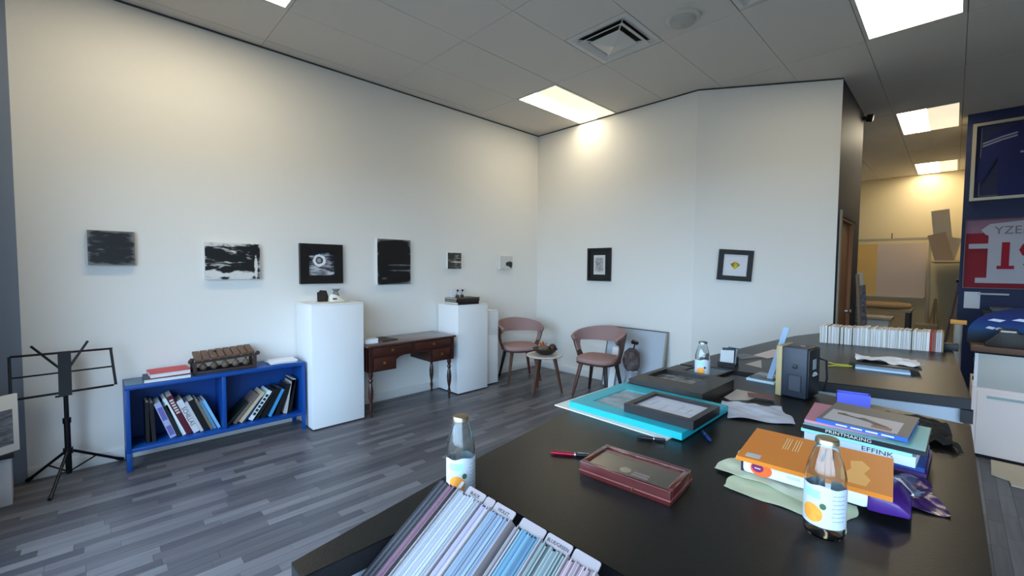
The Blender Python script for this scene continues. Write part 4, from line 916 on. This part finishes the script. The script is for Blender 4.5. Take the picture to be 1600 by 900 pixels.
# ------------------------------------------------------------------ green sheets, pack, orange book
M_gr = mat('pale_green_paper', (196, 204, 170), .8)
crumple('lower pale green folded sheet under the orange book', (-.27, 1.235), .26, .15, R(-4), .003, M_gr); crumple('upper pale green crumpled sheet sticking out left of the pack', (-.31, 1.315), .27, .17, R(-8), .006, mat('pale_green_paper_2', (206, 210, 182), .8), z=TT+.006)
t = thing('tissue_pack', 'white and purple plastic wrapped pack under the orange book', 'pack', (-.222, 1.345, TT+.016), rz=R(2))
def ss(x0, x1, y0, y1, z0, z1): return bx(x0, x1, y0, y1, z0, z1)
ss(-.165, .105, -.085, .085, 0, .042).build('white_wrap', mat('white_pack_film', (216, 218, 232), .25), t, bevel=.012)
pv = MB(); vs = []; secp = [(.10, .086, .043), (.125, .084, .04), (.155, .075, .028), (.175, .07, .010)]
for (x_, hw, h) in secp: vs += [(x_, -hw, 0), (x_, hw, 0), (x_, hw*.96, h), (x_, -hw*.96, h)]
fs = [(i*4+k, i*4+(k+1) % 4, (i+1)*4+(k+1) % 4, (i+1)*4+k) for i in range(3) for k in range(4)]+[(0, 1, 2, 3), (12, 13, 14, 15)]
pv.add(vs, fs); pv.build('purple_end', mat('purple_film', (66, 30, 112), .2), t, bevel=.004)
bx(-.168, -.16, -.08, .08, .002, .04).build('dark_end', mat('dark_film', (40, 30, 50), .3), t)
def disc(name, m, parent, c, ra, rb, yv, nn=18):
    MB().prism([(c[0]+ra*math.cos(2*math.pi*i/nn), c[1]+rb*math.sin(2*math.pi*i/nn)) for i in range(nn)], yv, yv-.0006, axis='y').build(name, m, parent)
disc('orange_print', mat('orange_print_ink', (238, 96, 40), .4), t, (-.118, .021), .026, .019, -.0851); disc('purple_print', mat('purple_print_ink', (112, 32, 90), .4), t, (-.126, .024), .014, .012, -.0857)
bx(-.133, -.119, -.0868, -.0862, .0215, .0235).build('print_line', M_inkw, t)
for k, xx in enumerate((-.06, -.02)): bx(xx, xx+.03, -.0856, -.085, .018, .026).build('print_line', mat('pale_print', (186, 190, 220), .5), t)
# purple sheet/bag lying right
crumple('purple glossy plastic bag with orange trim under the book stack', (-.085, 1.475), .155, .20, R(14), .014, mat('purple_bag_film', (58, 28, 84), .22), cat='bag', name='plastic_bag')
o = bx(-.011, .011, -.045, .045, 0, .004).build('white_label', M_paper, loc=(-.072, 1.455, TT+.020), rot=(0, 0, R(20))); tag(o, 'white sticker strip on the purple plastic bag', 'sticker')
t = book('book', 'orange paperback lying on the wrapped pack', .315, .232, .011, mat('orange_cover', (214, 122, 34), .4), Matrix.Translation((-.388, 1.222, TT+.0595)) @ Matrix.Rotation(R(4), 4, 'Z') @ Matrix.Rotation(R(2.5), 4, 'X'))
bx(.018, .052, .014, .038, .0111, .0115).build('barcode_label', mat('barcode_grey', (180, 180, 184), .6), t)
for (x0, n_, m_) in ((.085, 3, 'pale'), (.108, 3, 'pale')):
    for k in range(n_): bx(x0+k*.006, x0+k*.006+.002, .12, .205, .0111, .0114).build('print_line', mat('pale_orange_print', (236, 196, 140), .6), t)
for x0 in (.172, .196): bx(x0, x0+.008, .09 if x0 < .18 else .12, .215, .0111, .0114).build('title_bar', mat('brown_title_ink', (128, 66, 24), .6), t)
cv_ = [(.232, .02), (.268, .02), (.275, .06), (.262, .09), (.272, .13), (.255, .165), (.232, .15), (.236, .10), (.222, .06)]
MB().prism(cv_, .0111, .0113).build('cover_print', mat('light_orange_print', (240, 176, 96), .5), t)

# ------------------------------------------------------------------ stack of art books
SX, SY = -.335, 1.640
def stk(label, x, y, z, L_, D_, T_, rgb, rz, pg=None):
    return flatbook(label, x, y, z, L_, D_, T_, rgb, rz, 'art books stacked on the counter', pg)
M_pk = mat('pink_pages', (206, 150, 184), .7); z = TT
b1 = stk('violet book with pink edge at the bottom of the art book stack', -.322, 1.628, z, .292, .23, .010, (72, 44, 96), R(-1.5), M_pk); z += .0105
b2 = stk('royal blue book second from the bottom of the art book stack', -.325, 1.632, z, .29, .23, .012, (30, 70, 142), R(-1), None); z += .0125
b3 = stk('thick white book lettered EFFINK in the art book stack', -.315, 1.622, z, .262, .24, .030, (206, 216, 226), R(-2.5), None); z += .0305
text('EFFINK', .018, M_ink, b3, axes((1, 0, 0), (0, 0, 1), (0, -1, 0), (.180, -.0006, .0195)), name='spine_lettering', sx=1.3)
b4 = stk('thin mint green book in the art book stack', -.322, 1.612, z, .262, .25, .009, (150, 214, 208), R(-2), None); z += .0095
b5 = stk('black spined PRINTMAKING book in the art book stack', -.318, 1.612, z, .285, .26, .014, (22, 24, 28), R(-1), mat('mint_pages', (150, 200, 196), .7)); z += .0145
text('PRINTMAKING', .0135, M_inkw, b5, axes((1, 0, 0), (0, 0, 1), (0, -1, 0), (.115, -.0006, .007)), name='spine_lettering', sx=1.25)
bx(0, .283, -.0004, .255, .014, .0144).build('mint_cover', mat('mint_cover', (150, 206, 200), .5), b5); z += .0006
b6 = stk('thin pink edged booklet near the top of the art book stack', -.318, 1.632, z, .20, .24, .008, (186, 120, 138), R(4), None); z += .0085
b7 = stk('blue spined art book with violin photograph on top of the stack', -.286, 1.632, z, .215, .255, .012, (40, 88, 166), R(-3), None); zt_ = .0121
bx(.0, .215, .004, .255, .0120, .0124).build('cover_sheet', mat('grey_cover', (92, 90, 92), .45), b7)
bx(.012, .19, .018, .15, .0124, .0127).build('cover_photo', mat('pale_photo', (178, 174, 178), .45), b7)
vio = [(.03, .115), (.05, .125), (.062, .112), (.085, .105), (.10, .115), (.122, .098), (.165, .068), (.172, .045), (.14, .052), (.118, .078), (.10, .085), (.082, .092), (.058, .098), (.035, .10)]
MB().prism(vio, .0127, .0129).build('violin_print', mat('violin_print_ink', (84, 72, 70), .5), b7)
bx(.128, .175, .03, .06, .0129, .0131).build('pink_print', mat('brown_pink_print', (150, 108, 96), .5), b7)
for k in range(4): bx(.05+k*.036, .078+k*.036, -.0006, 0, .004, .008).build('spine_print', M_inkw, b7)
crumple('black fabric strap bundle behind the art book stack', (-.045, 2.03), .13, .22, R(10), .03, mat('black_fabric', (20, 19, 20), .8), cat='strap', name='strap')
crumple('flat black cloth at the far edge of the near counter', (-.09, 2.20), .16, .12, R(-6), .012, mat('black_fabric', (20, 19, 20)), cat='cloth', name='cloth')
# blue box
t = thing('blue_box', 'small open periwinkle blue box at the back of the near counter', 'box', (-.275, 2.275, TT), rz=R(12))
M_pb = mat('periwinkle_card', (92, 98, 210), .6)
for a in ((-.055, .055, -.022, -.019, 0, .052), (-.055, .055, .019, .022, 0, .052), (-.055, -.052, -.019, .019, 0, .052), (.052, .055, -.019, .019, 0, .052), (-.052, .052, -.019, .019, 0, .003)):
    bx(*a).build('panel', M_pb if a[1]-a[0] > .01 else mat('dark_periwinkle', (58, 58, 130), .6), t)
# ------------------------------------------------------------------ computer speaker
M_sp = mat('blue_black_plastic', (36, 42, 54), .45); t = thing('speaker', 'blue black box speaker with beige side standing on the counter', 'speaker', (-.468, 2.27, TT), rz=R(-6))
bx(-.048, .05, -.07, .075, .004, .226).build('cabinet', M_sp, t, bevel=.006)
bx(-.072, -.048, -.07, .075, .0, .226).build('side_panel', mat('beige_oak_side', (172, 152, 108), .5, noise=(5, .6, (150, 130, 90)), stretch=(1, 6, .5)), t, bevel=.003)
bx(.05, .056, -.064, .07, .01, .22).build('grille', M_black, t, bevel=.002)
for (a, b) in ((-.022, -.019), (.027, .030)): bx(a, b, -.0735, -.069, .035, .102).build('port_rim', M_black, t)
for (a, b) in ((.032, .035), (.102, .105)): bx(-.022, .03, -.0735, -.069, a, b).build('port_rim', M_black, t)
bx(-.019, .027, -.0712, -.069, .035, .102).build('port', mat('port_grey', (46, 50, 60), .5), t)
MB().lathe([(0, 0), (.011, 0), (.010, .006), (0, .007)], 14, Matrix.Translation((.004, -.069, .142)) @ Matrix.Rotation(R(90), 4, 'X')).build('knob', M_black, t, smooth=True)
bx(.0565, .058, -.02, .02, .13, .175).build('sticker', mat('grey_sticker', (150, 152, 158), .5), t)
for k in range(5): MB().lathe([(0, -.006), (.007, 0), (0, .006)], 6, Matrix.Translation((.058, -.015+.009*k, .105+.008*(k % 2)))).build('tag_charm', mat('silver_tag', (180, 180, 184), .4), t)
bx(.0, .02, .0, .008, .226, .2275).build('tab', mat('grey_sticker', (150, 152, 158)), t)
MB().tube([(.045, .078, .17), (.075, .09, .16), (.08, .09, .08), (.07, .085, .02)], .005, 6).build('cable', M_black, t, smooth=True)
# leaning acrylic sheet
o = bx(-.012, .012, -.003, .003, 0, .295).build('acrylic_strip', mat('pale_blue_acrylic', (138, 158, 182), .15, spec=.6), loc=(-.63, 2.42, TT), rot=(0, R(14), 0)); tag(o, 'pale blue acrylic strip leaning behind the box speaker', 'strip')
t = thing('glass_block', 'stack of glass tiles with pale edge left of the speaker', 'glass tiles', (-.655, 2.47, TT), rz=R(-3))
bx(-.065, .065, -.085, .085, 0, .012).build('lower_tile', mat('frosted_glass_edge', (184, 206, 216), .25), t, bevel=.002); bx(-.055, .055, -.07, .075, .012, .020).build('upper_tile', mat('dark_glass', (70, 74, 76), .15), t, bevel=.002)
# card holder and cards
t = thing('card_holder', 'black holder full of leaning photo cards near the counter edge', 'card holder', (-.905, 2.66, TT), rz=R(8))
bx(-.04, .04, -.055, .055, 0, .006).build('base', M_black, t); bx(-.045, .045, .05, .058, .0, .05).build('back', M_black, t); bx(-.045, .045, -.058, -.052, 0, .03).build('front', M_black, t)
for k in range(6):
    c = ((196, 198, 200), (70, 74, 80), (170, 176, 180), (40, 44, 50), (206, 206, 206), (110, 120, 128))[k]
    bx(-.037+.006*(k % 3), .035, -.0012, .0012, 0, .095+.008*(k % 2)).build('card', mat('photo_card_%d' % k, c, .35), t, loc=(0, -.04+k*.016, .007), rot=(R(-28), R(4*(k % 3)-4), 0))
o = bx(-.065, .065, -.09, .09, 0, .002).build('photo_print', mat('dark_photo', (66, 68, 74), .3), loc=(-.935, 3.02, TT), rot=(0, 0, R(-20))); tag(o, 'dark photo print lying behind the card holder', 'photo')
paper('pale pink envelope lying behind the speaker', [(-.90, 3.10), (-.80, 3.05), (-.76, 3.38), (-.87, 3.44)], TT+.0025, mat('pale_pink_paper', (204, 194, 200), .8))
paper('small pale triangular paper scrap near the card holder', [(-.85, 2.78), (-.75, 2.74), (-.82, 2.98)], TT+.0008, mat('pale_scrap', (196, 190, 192), .8))
# ------------------------------------------------------------------ far counter: laptop pile, cord, boards
flatbook('white book at the bottom of the pile on the far counter', -.375, 3.135, TT, .235, .30, .012, (190, 210, 226), R(7), 'pile on the far counter')
flatbook('blue grey book in the pile on the far counter', -.372, 3.13, TT+.0125, .228, .30, .010, (120, 140, 160), R(6), 'pile on the far counter', mat('dark_pages', (70, 74, 84), .8))
o = bx(-.155, .155, -.12, .12, 0, .006).build('black_board', M_black, loc=(-.265, 3.30, TT+.0235), rot=(0, 0, R(6)), bevel=.001); tag(o, 'black board lying on the book pile on the far counter', 'board')
crumple('crumpled white paper on top of the black board', (-.255, 3.33), .28, .19, R(8), .022, M_paper, z=TT+.030)
mb = MB(); mb.tube([(-.50, 3.06, TT+.004), (-.47, 3.12, TT+.004), (-.42, 3.15, TT+.004), (-.395, 3.165, TT+.005), (-.42, 3.19, TT+.004), (-.475, 3.17, TT+.004), (-.51, 3.20, TT+.004)], .0035, 6); o = mb.build('yellow_cord', mat('yellow_cord_plastic', (196, 190, 70), .5), smooth=True); tag(o, 'looped yellow cord beside the speaker on the far counter', 'cord')
random.seed(21)
bm_ = {}
xx = -.712; k = 0
pal = [(214, 210, 204), (222, 218, 212), (206, 200, 190), (226, 224, 220), (198, 194, 190), (216, 208, 196), (218, 214, 216)]
while xx < -.03:
    w_ = random.choice((.008, .011, .014, .017))
    c = pal[k % 7]
    if k in (4, 10, 13, 17) or (44 < k < 46): c = (52, 50, 50); w_ = .005
    if xx > -.115: c = ((132, 62, 52), (176, 48, 42), (150, 92, 80), (196, 190, 190), (190, 178, 180), (200, 194, 196), (150, 130, 96))[min(6, int((xx+.115)/.0125))]; w_ = .010
    key = c
    if key not in bm_: bm_[key] = bx(0, 1, 0, .20, 0, 1).mesh('mat_board', mat('board_%d_%d_%d' % c, c, .8))
    y0 = 4.06+(xx+.712)*.22; h = .128+random.uniform(-.004, .006)+(xx+.7)*.012
    o = inst('mat_board', bm_[key], None, (xx, y0+random.uniform(-.004, .004), TT), (0, R(random.uniform(-.4, .4)), 0), (w_-.0012, 1, h))
    base = {(52, 50, 50): 'thin dark board among the white boards on the far counter'}.get(c)
    if base is None:
        if xx > -.115 and sum(c) < 420: base = 'red brown board near the right end of the standing board row'
        elif xx > -.115: base = 'pale mauve board at the right end of the standing board row'
        else: base = 'off white mat board standing in the row on the far counter'
    tag(o, base, 'mat board', base.split(' ')[0]+' '+base.split(' ')[1]+' boards in the row')
    xx += w_; k += 1
o = bx(-.02, .06, -.03, .03, 0, .05).build('board_stop', M_ce, loc=(-.045+.03, 4.36, TT), bevel=.003); tag(o, 'dark block holding the right end of the board row', 'block')
# ================================================================== right side: cabinets, poster, jerseys
M_cab = mat('white_cabinet_laminate', (236, 220, 214), .5); M_cab2 = mat('grey_cabinet_laminate', (196, 194, 188), .5)
t = thing('cabinet', 'white flat file cabinet standing on the floor at the right edge', 'cabinet', (.14, 5.05, 0))
bx(0, 1.3, .0, .62, .03, .568).build('body', M_cab, t, bevel=.003); bx(.03, 1.27, .03, .6, 0, .03).build('plinth', M_dark, t)
dr = bx(.03, 1.25, -.008, 0, .06, .54).build('front_panel', M_cab, t, bevel=.002)
bx(.08, .62, -.012, -.008, .49, .51).build('handle_strip', mat('pale_green_strip', (158, 176, 174), .5), dr)
t = thing('cabinet', 'grey upper chest stacked on the white cabinet at the right edge', 'cabinet', (.145, 5.06, .569))
bx(.02, 1.3, 0, .60, 0, .285).build('body', M_cab2, t, bevel=.003); bx(0, .02, -.005, .03, 0, .285).build('side_rail', M_white, t)
bx(.0, 1.3, -.006, .0, .27, .285).build('dark_lip', M_dark, t)
for zz in (.05, .2): bx(-.008, .0, -.006, .02, zz, zz+.03).build('hinge', M_black, t)
o = bx(0, 1.34, 0, .66, 0, .045).build('shelf_board', mat('brown_shelf_wood', (104, 76, 58), .6, noise=(4, .6, (84, 60, 46)), stretch=(1, 8, 1)), loc=(.12, 5.03, .855), bevel=.003); tag(o, 'brown wooden shelf board on top of the grey chest', 'shelf')
def arch_mat():
    m = bpy.data.materials.new('blue_sky_poster'); m.use_nodes = True; nt = m.node_tree; b = nt.nodes['Principled BSDF']; N = nt.nodes.new; L = nt.links.new
    tc = N('ShaderNodeTexCoord'); sp = N('ShaderNodeSeparateXYZ'); L(tc.outputs['Generated'], sp.inputs[0])
    rp = N('ShaderNodeValToRGB'); e = rp.color_ramp.elements; e[0].position = .05; e[0].color = (*lin((22, 24, 28)), 1); e[1].position = 1; e[1].color = (*lin((6, 14, 58)), 1)
    for p, c in ((.22, (28, 46, 66)), (.38, (16, 66, 118)), (.6, (8, 36, 104))): q = e.new(p); q.color = (*lin(c), 1)
    L(sp.outputs[2], rp.inputs[0])
    n = N('ShaderNodeTexNoise'); n.inputs['Scale'].default_value = 7; n.inputs['Detail'].default_value = 4; L(tc.outputs['Generated'], n.inputs['Vector'])
    r2 = N('ShaderNodeValToRGB'); r2.color_ramp.elements[0].position = .70; r2.color_ramp.elements[1].position = .76; L(n.outputs['Fac'], r2.inputs[0])
    mx = N('ShaderNodeMixRGB'); L(r2.outputs[0], mx.inputs[0]); L(rp.outputs[0], mx.inputs[1]); mx.inputs[2].default_value = (*lin((180, 190, 214)), 1)
    L(mx.outputs[0], b.inputs['Base Color']); b.inputs['Roughness'].default_value = .6; b.inputs['Specular IOR Level'].default_value = .25; return m
t = thing('display_poster', 'arched royal blue poster board standing on the brown shelf', 'poster', (.50, 5.28, .9005), rot=(R(-4), 0, 0))
pts = [(-.40, 0), (.40, 0)]+[(.40*math.cos(a), .08+.235*math.sin(a)) for a in [math.pi*k/24 for k in range(25)]]
MB().prism(pts, 0, .012, axis='y').build('board', arch_mat(), t)
for (x_, z_, s_) in ((-.24, .19, .05), (-.27, .125, .03), (-.22, .12, .028), (-.10, .20, .06), (.0, .205, .06)): MB().prism([(x_-s_, z_), (x_-s_*.3, z_+.016), (x_+s_, z_+.008), (x_+s_*.4, z_-.01)], -.001, 0, axis='y').build('cloud_print', mat('cloud_white', (206, 212, 226), .5), t)
t = thing('tape_dispenser', 'dark stepped tape dispenser standing before the blue poster', 'dispenser', (.315, 5.12, .9005))
MB().prism([(-.12, 0), (.11, 0), (.11, .05), (.08, .11), (.05, .115), (.05, .14), (-.05, .14), (-.05, .115), (-.10, .05), (-.12, .03)], -.05, .05, axis='y').build('body', mat('brown_black_plastic', (38, 32, 28), .5), t, bevel=.004)
bx(-.04, .04, -.052, -.05, .12, .132).build('display_strip', M_cab2, t)
o = bx(0, .3, 0, .2, 0, .05).build('paper_ream', M_paper, loc=(.575, 5.08, .9005), bevel=.002); tag(o, 'white paper pack on the shelf at the right picture edge', 'paper')
t = thing('cardboard_tube', 'grey upright tube with an orange yellow cap left of the cabinets', 'tube', (.045, 5.30, 0))
MB().tube([(0, 0, 0), (0, 0, 1.04)], .028, 14).build('tube', mat('grey_tube_card', (142, 138, 130), .7), t, smooth=True); bx(-.05, .05, -.03, .03, 1.04, 1.075).build('cap', mat('orange_yellow_cap', (206, 140, 52), .5), t, bevel=.004)
t = thing('cardboard_sheet', 'flat beige cardboard piece lying on the floor at the right edge', 'cardboard', (0, 0, 0))
MB().prism([(.262, 5.03), (.25, 4.686), (.33, 4.634), (.337, 4.54), (.70, 4.50), (.72, 5.03)], .001, .012).build('panel', mat('beige_cardboard', (206, 192, 168), .8), t)
# framed jerseys
M_sil = mat('champagne_frame_trim', (170, 164, 146), .4, metal=.3)
def jersey_frame(label, x0, x1, z0, z1, bw, fm, back):
    t = thing('framed_jersey', label, 'framed jersey', ((x0+x1)/2, BLY, z0), group='framed jerseys on the blue wall'); w, h = x1-x0, z1-z0
    for (a, b, c, d_) in ((-w/2, w/2, 0, bw), (-w/2, w/2, h-bw, h), (-w/2, -w/2+bw, bw, h-bw), (w/2-bw, w/2, bw, h-bw)): bx(a, b, -.05, 0, c, d_).build('frame_side', fm, t)
    bx(-w/2+bw, w/2-bw, -.02, -.005, bw, h-bw).build('backing', back, t); return t, w, h
def jersey(t, w, h, m, name='jersey'):
    s = w/1.05
    P = [(-.30*s, .03), (.30*s, .03), (.31*s, h*.55), (.44*s, h*.22), (.505*s, h*.30), (.40*s, h*.80), (.16*s, h*.93), (.06*s, h*.88), (-.06*s, h*.88), (-.16*s, h*.93), (-.40*s, h*.80), (-.505*s, h*.30), (-.44*s, h*.22), (-.31*s, h*.55)]
    return MB().prism(P, -.032, -.02, axis='y').build(name, m, t)
TXT = lambda x, z, y=-.034: axes((1, 0, 0), (0, 0, 1), (0, -1, 0), (x, y, z))
t, w_, h_ = jersey_frame('dark blue jersey in a champagne frame high on the blue wall', .10, 1.20, 2.375, 3.33, .035, M_sil, mat('navy_mat', (26, 34, 70), .7))
j = jersey(t, w_, h_, mat('navy_jersey_knit', (18, 30, 84), .8, bump=(200, .3)))
M_gs = mat('grey_stripe', (130, 136, 160), .8)
for sg in (-1, 1):
    for k in range(2): MB().prism([(sg*.46, h_*(.74-.035*k)), (sg*.30, h_*(.80-.035*k)), (sg*.18, h_*(.83-.035*k)), (sg*.18, h_*(.81-.035*k)), (sg*.30, h_*(.78-.035*k)), (sg*.46, h_*(.72-.035*k))], -.0335, -.032, axis='y').build('sleeve_stripe', M_gs, j)
MB().prism([(-.10+.0, h_*.90), (-.04, h_*.80), (.04, h_*.80), (.10, h_*.90), (.07, h_*.95), (0, h_*.86), (-.07, h_*.95)], -.0335, -.032, axis='y').build('collar', M_gs, j)
bx(-.15, .15, -.0335, -.032, h_*.56, h_*.585).build('name_bar', M_gs, j); bx(-.10, .10, -.0335, -.032, .05, .12).build('plate', mat('pale_plate', (186, 184, 176), .5), j)
bx(-.47, .47, -.0225, -.021, .052, .056).build('mat_line', M_gs, t); bx(-.474, -.47, -.0225, -.021, .056, h_-.06).build('mat_line', M_gs, t)
t, w_, h_ = jersey_frame('red and white jersey numbered 19 framed low on the blue wall', .08, 1.16, 1.275, 2.140, .012, mat('dark_red_frame', (74, 16, 26), .4), mat('crimson_back', (136, 10, 32), .7))
bx(-w_/2+.012, w_/2-.012, -.021, -.02, h_*.80, h_-.012).build('mauve_panel', mat('mauve_panel', (150, 110, 128), .7), t)
M_gw = mat('grey_white_knit', (176, 178, 188), .8)
P = [(-.335, .10), (.235, .10), (.235, .62), (.40, .60), (.40, .72), (.33, .80), (.06, .83), (-.06, .83), (-.33, .80), (-.40, .73), (-.36, .67), (-.335, .66)]
j = MB().prism(P, -.032, -.021, axis='y').build('jersey', M_gw, t)
for (a, b, c, d_) in ((-.50, -.22, .50, .56), (.22, .50, .50, .56)): bx(a, b, -.033, -.021, c, d_).build('sleeve_band', M_gw, j)
for (a, b, c, d_) in ((-.43, .43, .07, .135), (-.05, .5, .135, .20)): bx(a, b, -.033, -.021, c, d_).build('hem_band', M_gw, j)
M_rd = mat('crimson_felt', (150, 16, 40), .8)
text('19', .42, M_rd, j, TXT(-.085, .40), 'number', .001, 1.0, .012); bx(-.255, -.115, -.036, -.033, .245, .285).build('number', M_rd, j); text('YZER', .135, mat('grey_felt', (120, 108, 116), .8), j, TXT(-.14, .715), 'name_lettering', .001, .95)
bx(-.02, .02, -.06, -.05, -.02, .05).build('wall_clip', M_white, t)
# things on the wall below and the equipment before it
o = bx(0, .14, -.004, 0, 0, .21).build('wall_paper_sheet', M_paper, loc=(.105, BLY-.001, 1.02)); tag(o, 'white sheet pinned on the blue wall below the red jersey', 'paper')
o = bx(0, .26, -.06, 0, 0, .02).build('wall_shelf', mat('pale_shelf', (186, 188, 190), .5), loc=(.22, BLY-.001, 1.20)); tag(o, 'narrow pale shelf strip under the red jersey frame', 'shelf')
t = thing('printer', 'black office printer on a stand behind the blue poster', 'printer', (.62, 7.55, 0))
bx(-.38, .5, -.2, .2, .02, .80).build('stand', mat('dark_stand', (34, 36, 44), .6), t); bx(-.36, .46, -.22, .22, .80, 1.02).build('body', M_black, t, bevel=.01); bx(-.30, .40, -.16, .18, 1.02, 1.07).build('lid', mat('printer_grey', (60, 60, 64), .4), t, bevel=.006); bx(-.25, .3, -.30, -.22, .86, .875).build('paper_tray', mat('printer_grey', (60, 60, 64)), t)
# ================================================================== back workshop
t = thing('presentation_board', 'wide pinkish board with a yellow left part on the cream far wall', 'board', (-.95, BKY-.30, 0))
bx(-.20, .56, .0, .02, .96, 2.05).build('pink_panel', mat('mauve_board', (220, 202, 190), .7), t); bx(-.62, -.20, .002, .02, .96, 2.05).build('yellow_panel', mat('ochre_board', (232, 194, 118), .7), t)
bx(-.64, .58, -.02, .03, 2.11, 2.16).build('top_rail', mat('pale_rail', (176, 168, 146), .5), t); bx(-.62, .54, -.05, .0, .93, .955).build('pen_tray', mat('white_tray', (214, 210, 200), .5), t)
MB().tube([(.02, 0, 2.16), (.02, 0, 2.27)], .008, 6).build('hook_rod', M_dark, t)
for xx in (-.55, .60): bx(xx-.02, xx+.02, -.01, .03, 0, 2.11).build('leg', mat('pale_rail', (176, 168, 146)), t)
t = thing('work_table', 'dark legged work table in the back workshop', 'table', (-.85, 9.6, 0))
bx(-.40, .40, -.35, .35, .82, .85).build('table_top', mat('grey_top', (126, 116, 100), .6), t)
for sx in (-.36, .36):
    for sy in (-.31, .31): bx(sx-.025, sx+.025, sy-.025, sy+.025, 0, .82).build('leg', M_black, t)
t = thing('paper_roll', 'loose roll of brown kraft paper on the work table', 'roll', (-.82, 9.45, .8515), rz=R(4))
MB().lathe([(0, -.36), (.055, -.36), (.072, -.2), (.075, .2), (.05, .36), (0, .36)], 16, Matrix.Translation((0, 0, .062)) @ Matrix.Rotation(R(90), 4, 'Y') @ Matrix.Diagonal((.8, 1.1, 1, 1))).build('roll', mat('kraft_paper', (170, 136, 98), .8), t, smooth=True)
t = thing('crate', 'pale grey plastic crate with lid below the paper roll', 'crate', (-.90, 8.90, 0))
MB().prism([(-.2, 0), (.2, 0), (.24, .72), (-.24, .72)], -.2, .2, axis='y').build('tub', mat('grey_plastic_tub', (226, 224, 220), .6), t, bevel=.01); bx(-.27, .27, -.23, .23, .72, .77).build('lid', mat('grey_tub_lid', (150, 144, 132), .6), t, bevel=.008)
for k, (w0, h0, lb) in enumerate(((.34, .36, 'dark brown carton stacked lower beside the work table'), (.26, .26, 'smaller pale carton stacked on the brown one beside the work table'))):
    o = bx(-w0/2, w0/2, -.2, .2, 0, h0-.002).build('carton', mat('carton_%d' % k, ((96, 82, 64), (128, 116, 96))[k], .8), loc=(-.28, 9.75, .36*k), bevel=.006); tag(o, lb, 'box')
# rolled carpet, plank and white tube leaning beside the door
t = thing('carpet_roll', 'grey patterned carpet roll leaning at the end of the navy wall', 'carpet roll', (-.80, 7.20, 0), rot=(0, R(-3), 0))
MB().lathe([(0, 0), (.075, 0), (.08, .4), (.075, 1.30), (0, 1.30)], 18).build('roll', mat('grey_carpet', (84, 84, 92), .95, noise=(26, .3, (130, 130, 136)), bump=(90, 1)), t, smooth=True)
MB().lathe([(0, 1.30), (.05, 1.30), (.05, 1.46), (0, 1.46)], 14).build('core', mat('white_core', (196, 192, 182), .6), t, smooth=True)
o = bx(-.012, .012, -.05, .05, 0, 1.45).build('wood_plank', mat('pale_plank', (136, 116, 90), .7), loc=(-.72, 6.70, 0), rot=(0, R(-4), 0)); tag(o, 'pale wooden plank leaning on the navy wall beside the door', 'plank')
t = thing('sheet_shelf', 'cream shelf with loose boards on the corridor wall of the workshop', 'shelf', (.12, 10.9, 0))
bx(-.40, 0, -.5, 1.35, 1.64, 1.67).build('shelf_board', mat('cream_shelf', (206, 190, 150), .6), t); bx(-.02, 0, -.5, 1.35, .3, 1.64).build('back_board', mat('beige_back', (150, 136, 112), .7), t)
for k, (h0, an, dy) in enumerate(((.52, -14, -.1), (.40, 12, .15), (.95, -6, .3))):
    o = bx(-.24, .0, -.004, .004, 0, h0).build('board_sheet', mat('sheet_%d' % k, ((168, 150, 132), (186, 176, 164), (190, 186, 178))[k], .8), loc=(.0, 10.9+dy, 1.675), rot=(0, R(an), 0)); tag(o, ('brown board sheet tilting off the cream shelf', 'short pale board sheet on the cream shelf', 'tall pale board sheet on the cream shelf')[k], 'board')
t = thing('folded_easel', 'folded wooden easel legs leaning at the far wall', 'easel', (-.25, 11.6, 0))
for a, b in (((-.1, 0, 0), (.02, .1, .95)), ((.12, 0, 0), (.03, .1, .95)), ((.0, .2, 0), (.025, .12, .95))): MB().bar(a, b, .03, .02).build('leg', mat('easel_wood', (150, 132, 100), .6), t)
t = thing('broom', 'dark handled broom leaning against the corridor wall', 'broom', (-.10, 9.1, 0), rot=(0, R(7), 0))
MB().tube([(0, 0, .1), (0, 0, 1.32)], .014, 8).build('handle', mat('broom_handle', (82, 70, 86), .5), t, smooth=True); bx(-.14, .14, -.03, .03, .0, .1).build('head', mat('broom_head', (60, 52, 50), .8), t, bevel=.01)
MB().lathe([(0, 1.32), (.035, 1.33), (.04, 1.37), (0, 1.40)], 10).build('grip', M_black, t, smooth=True)
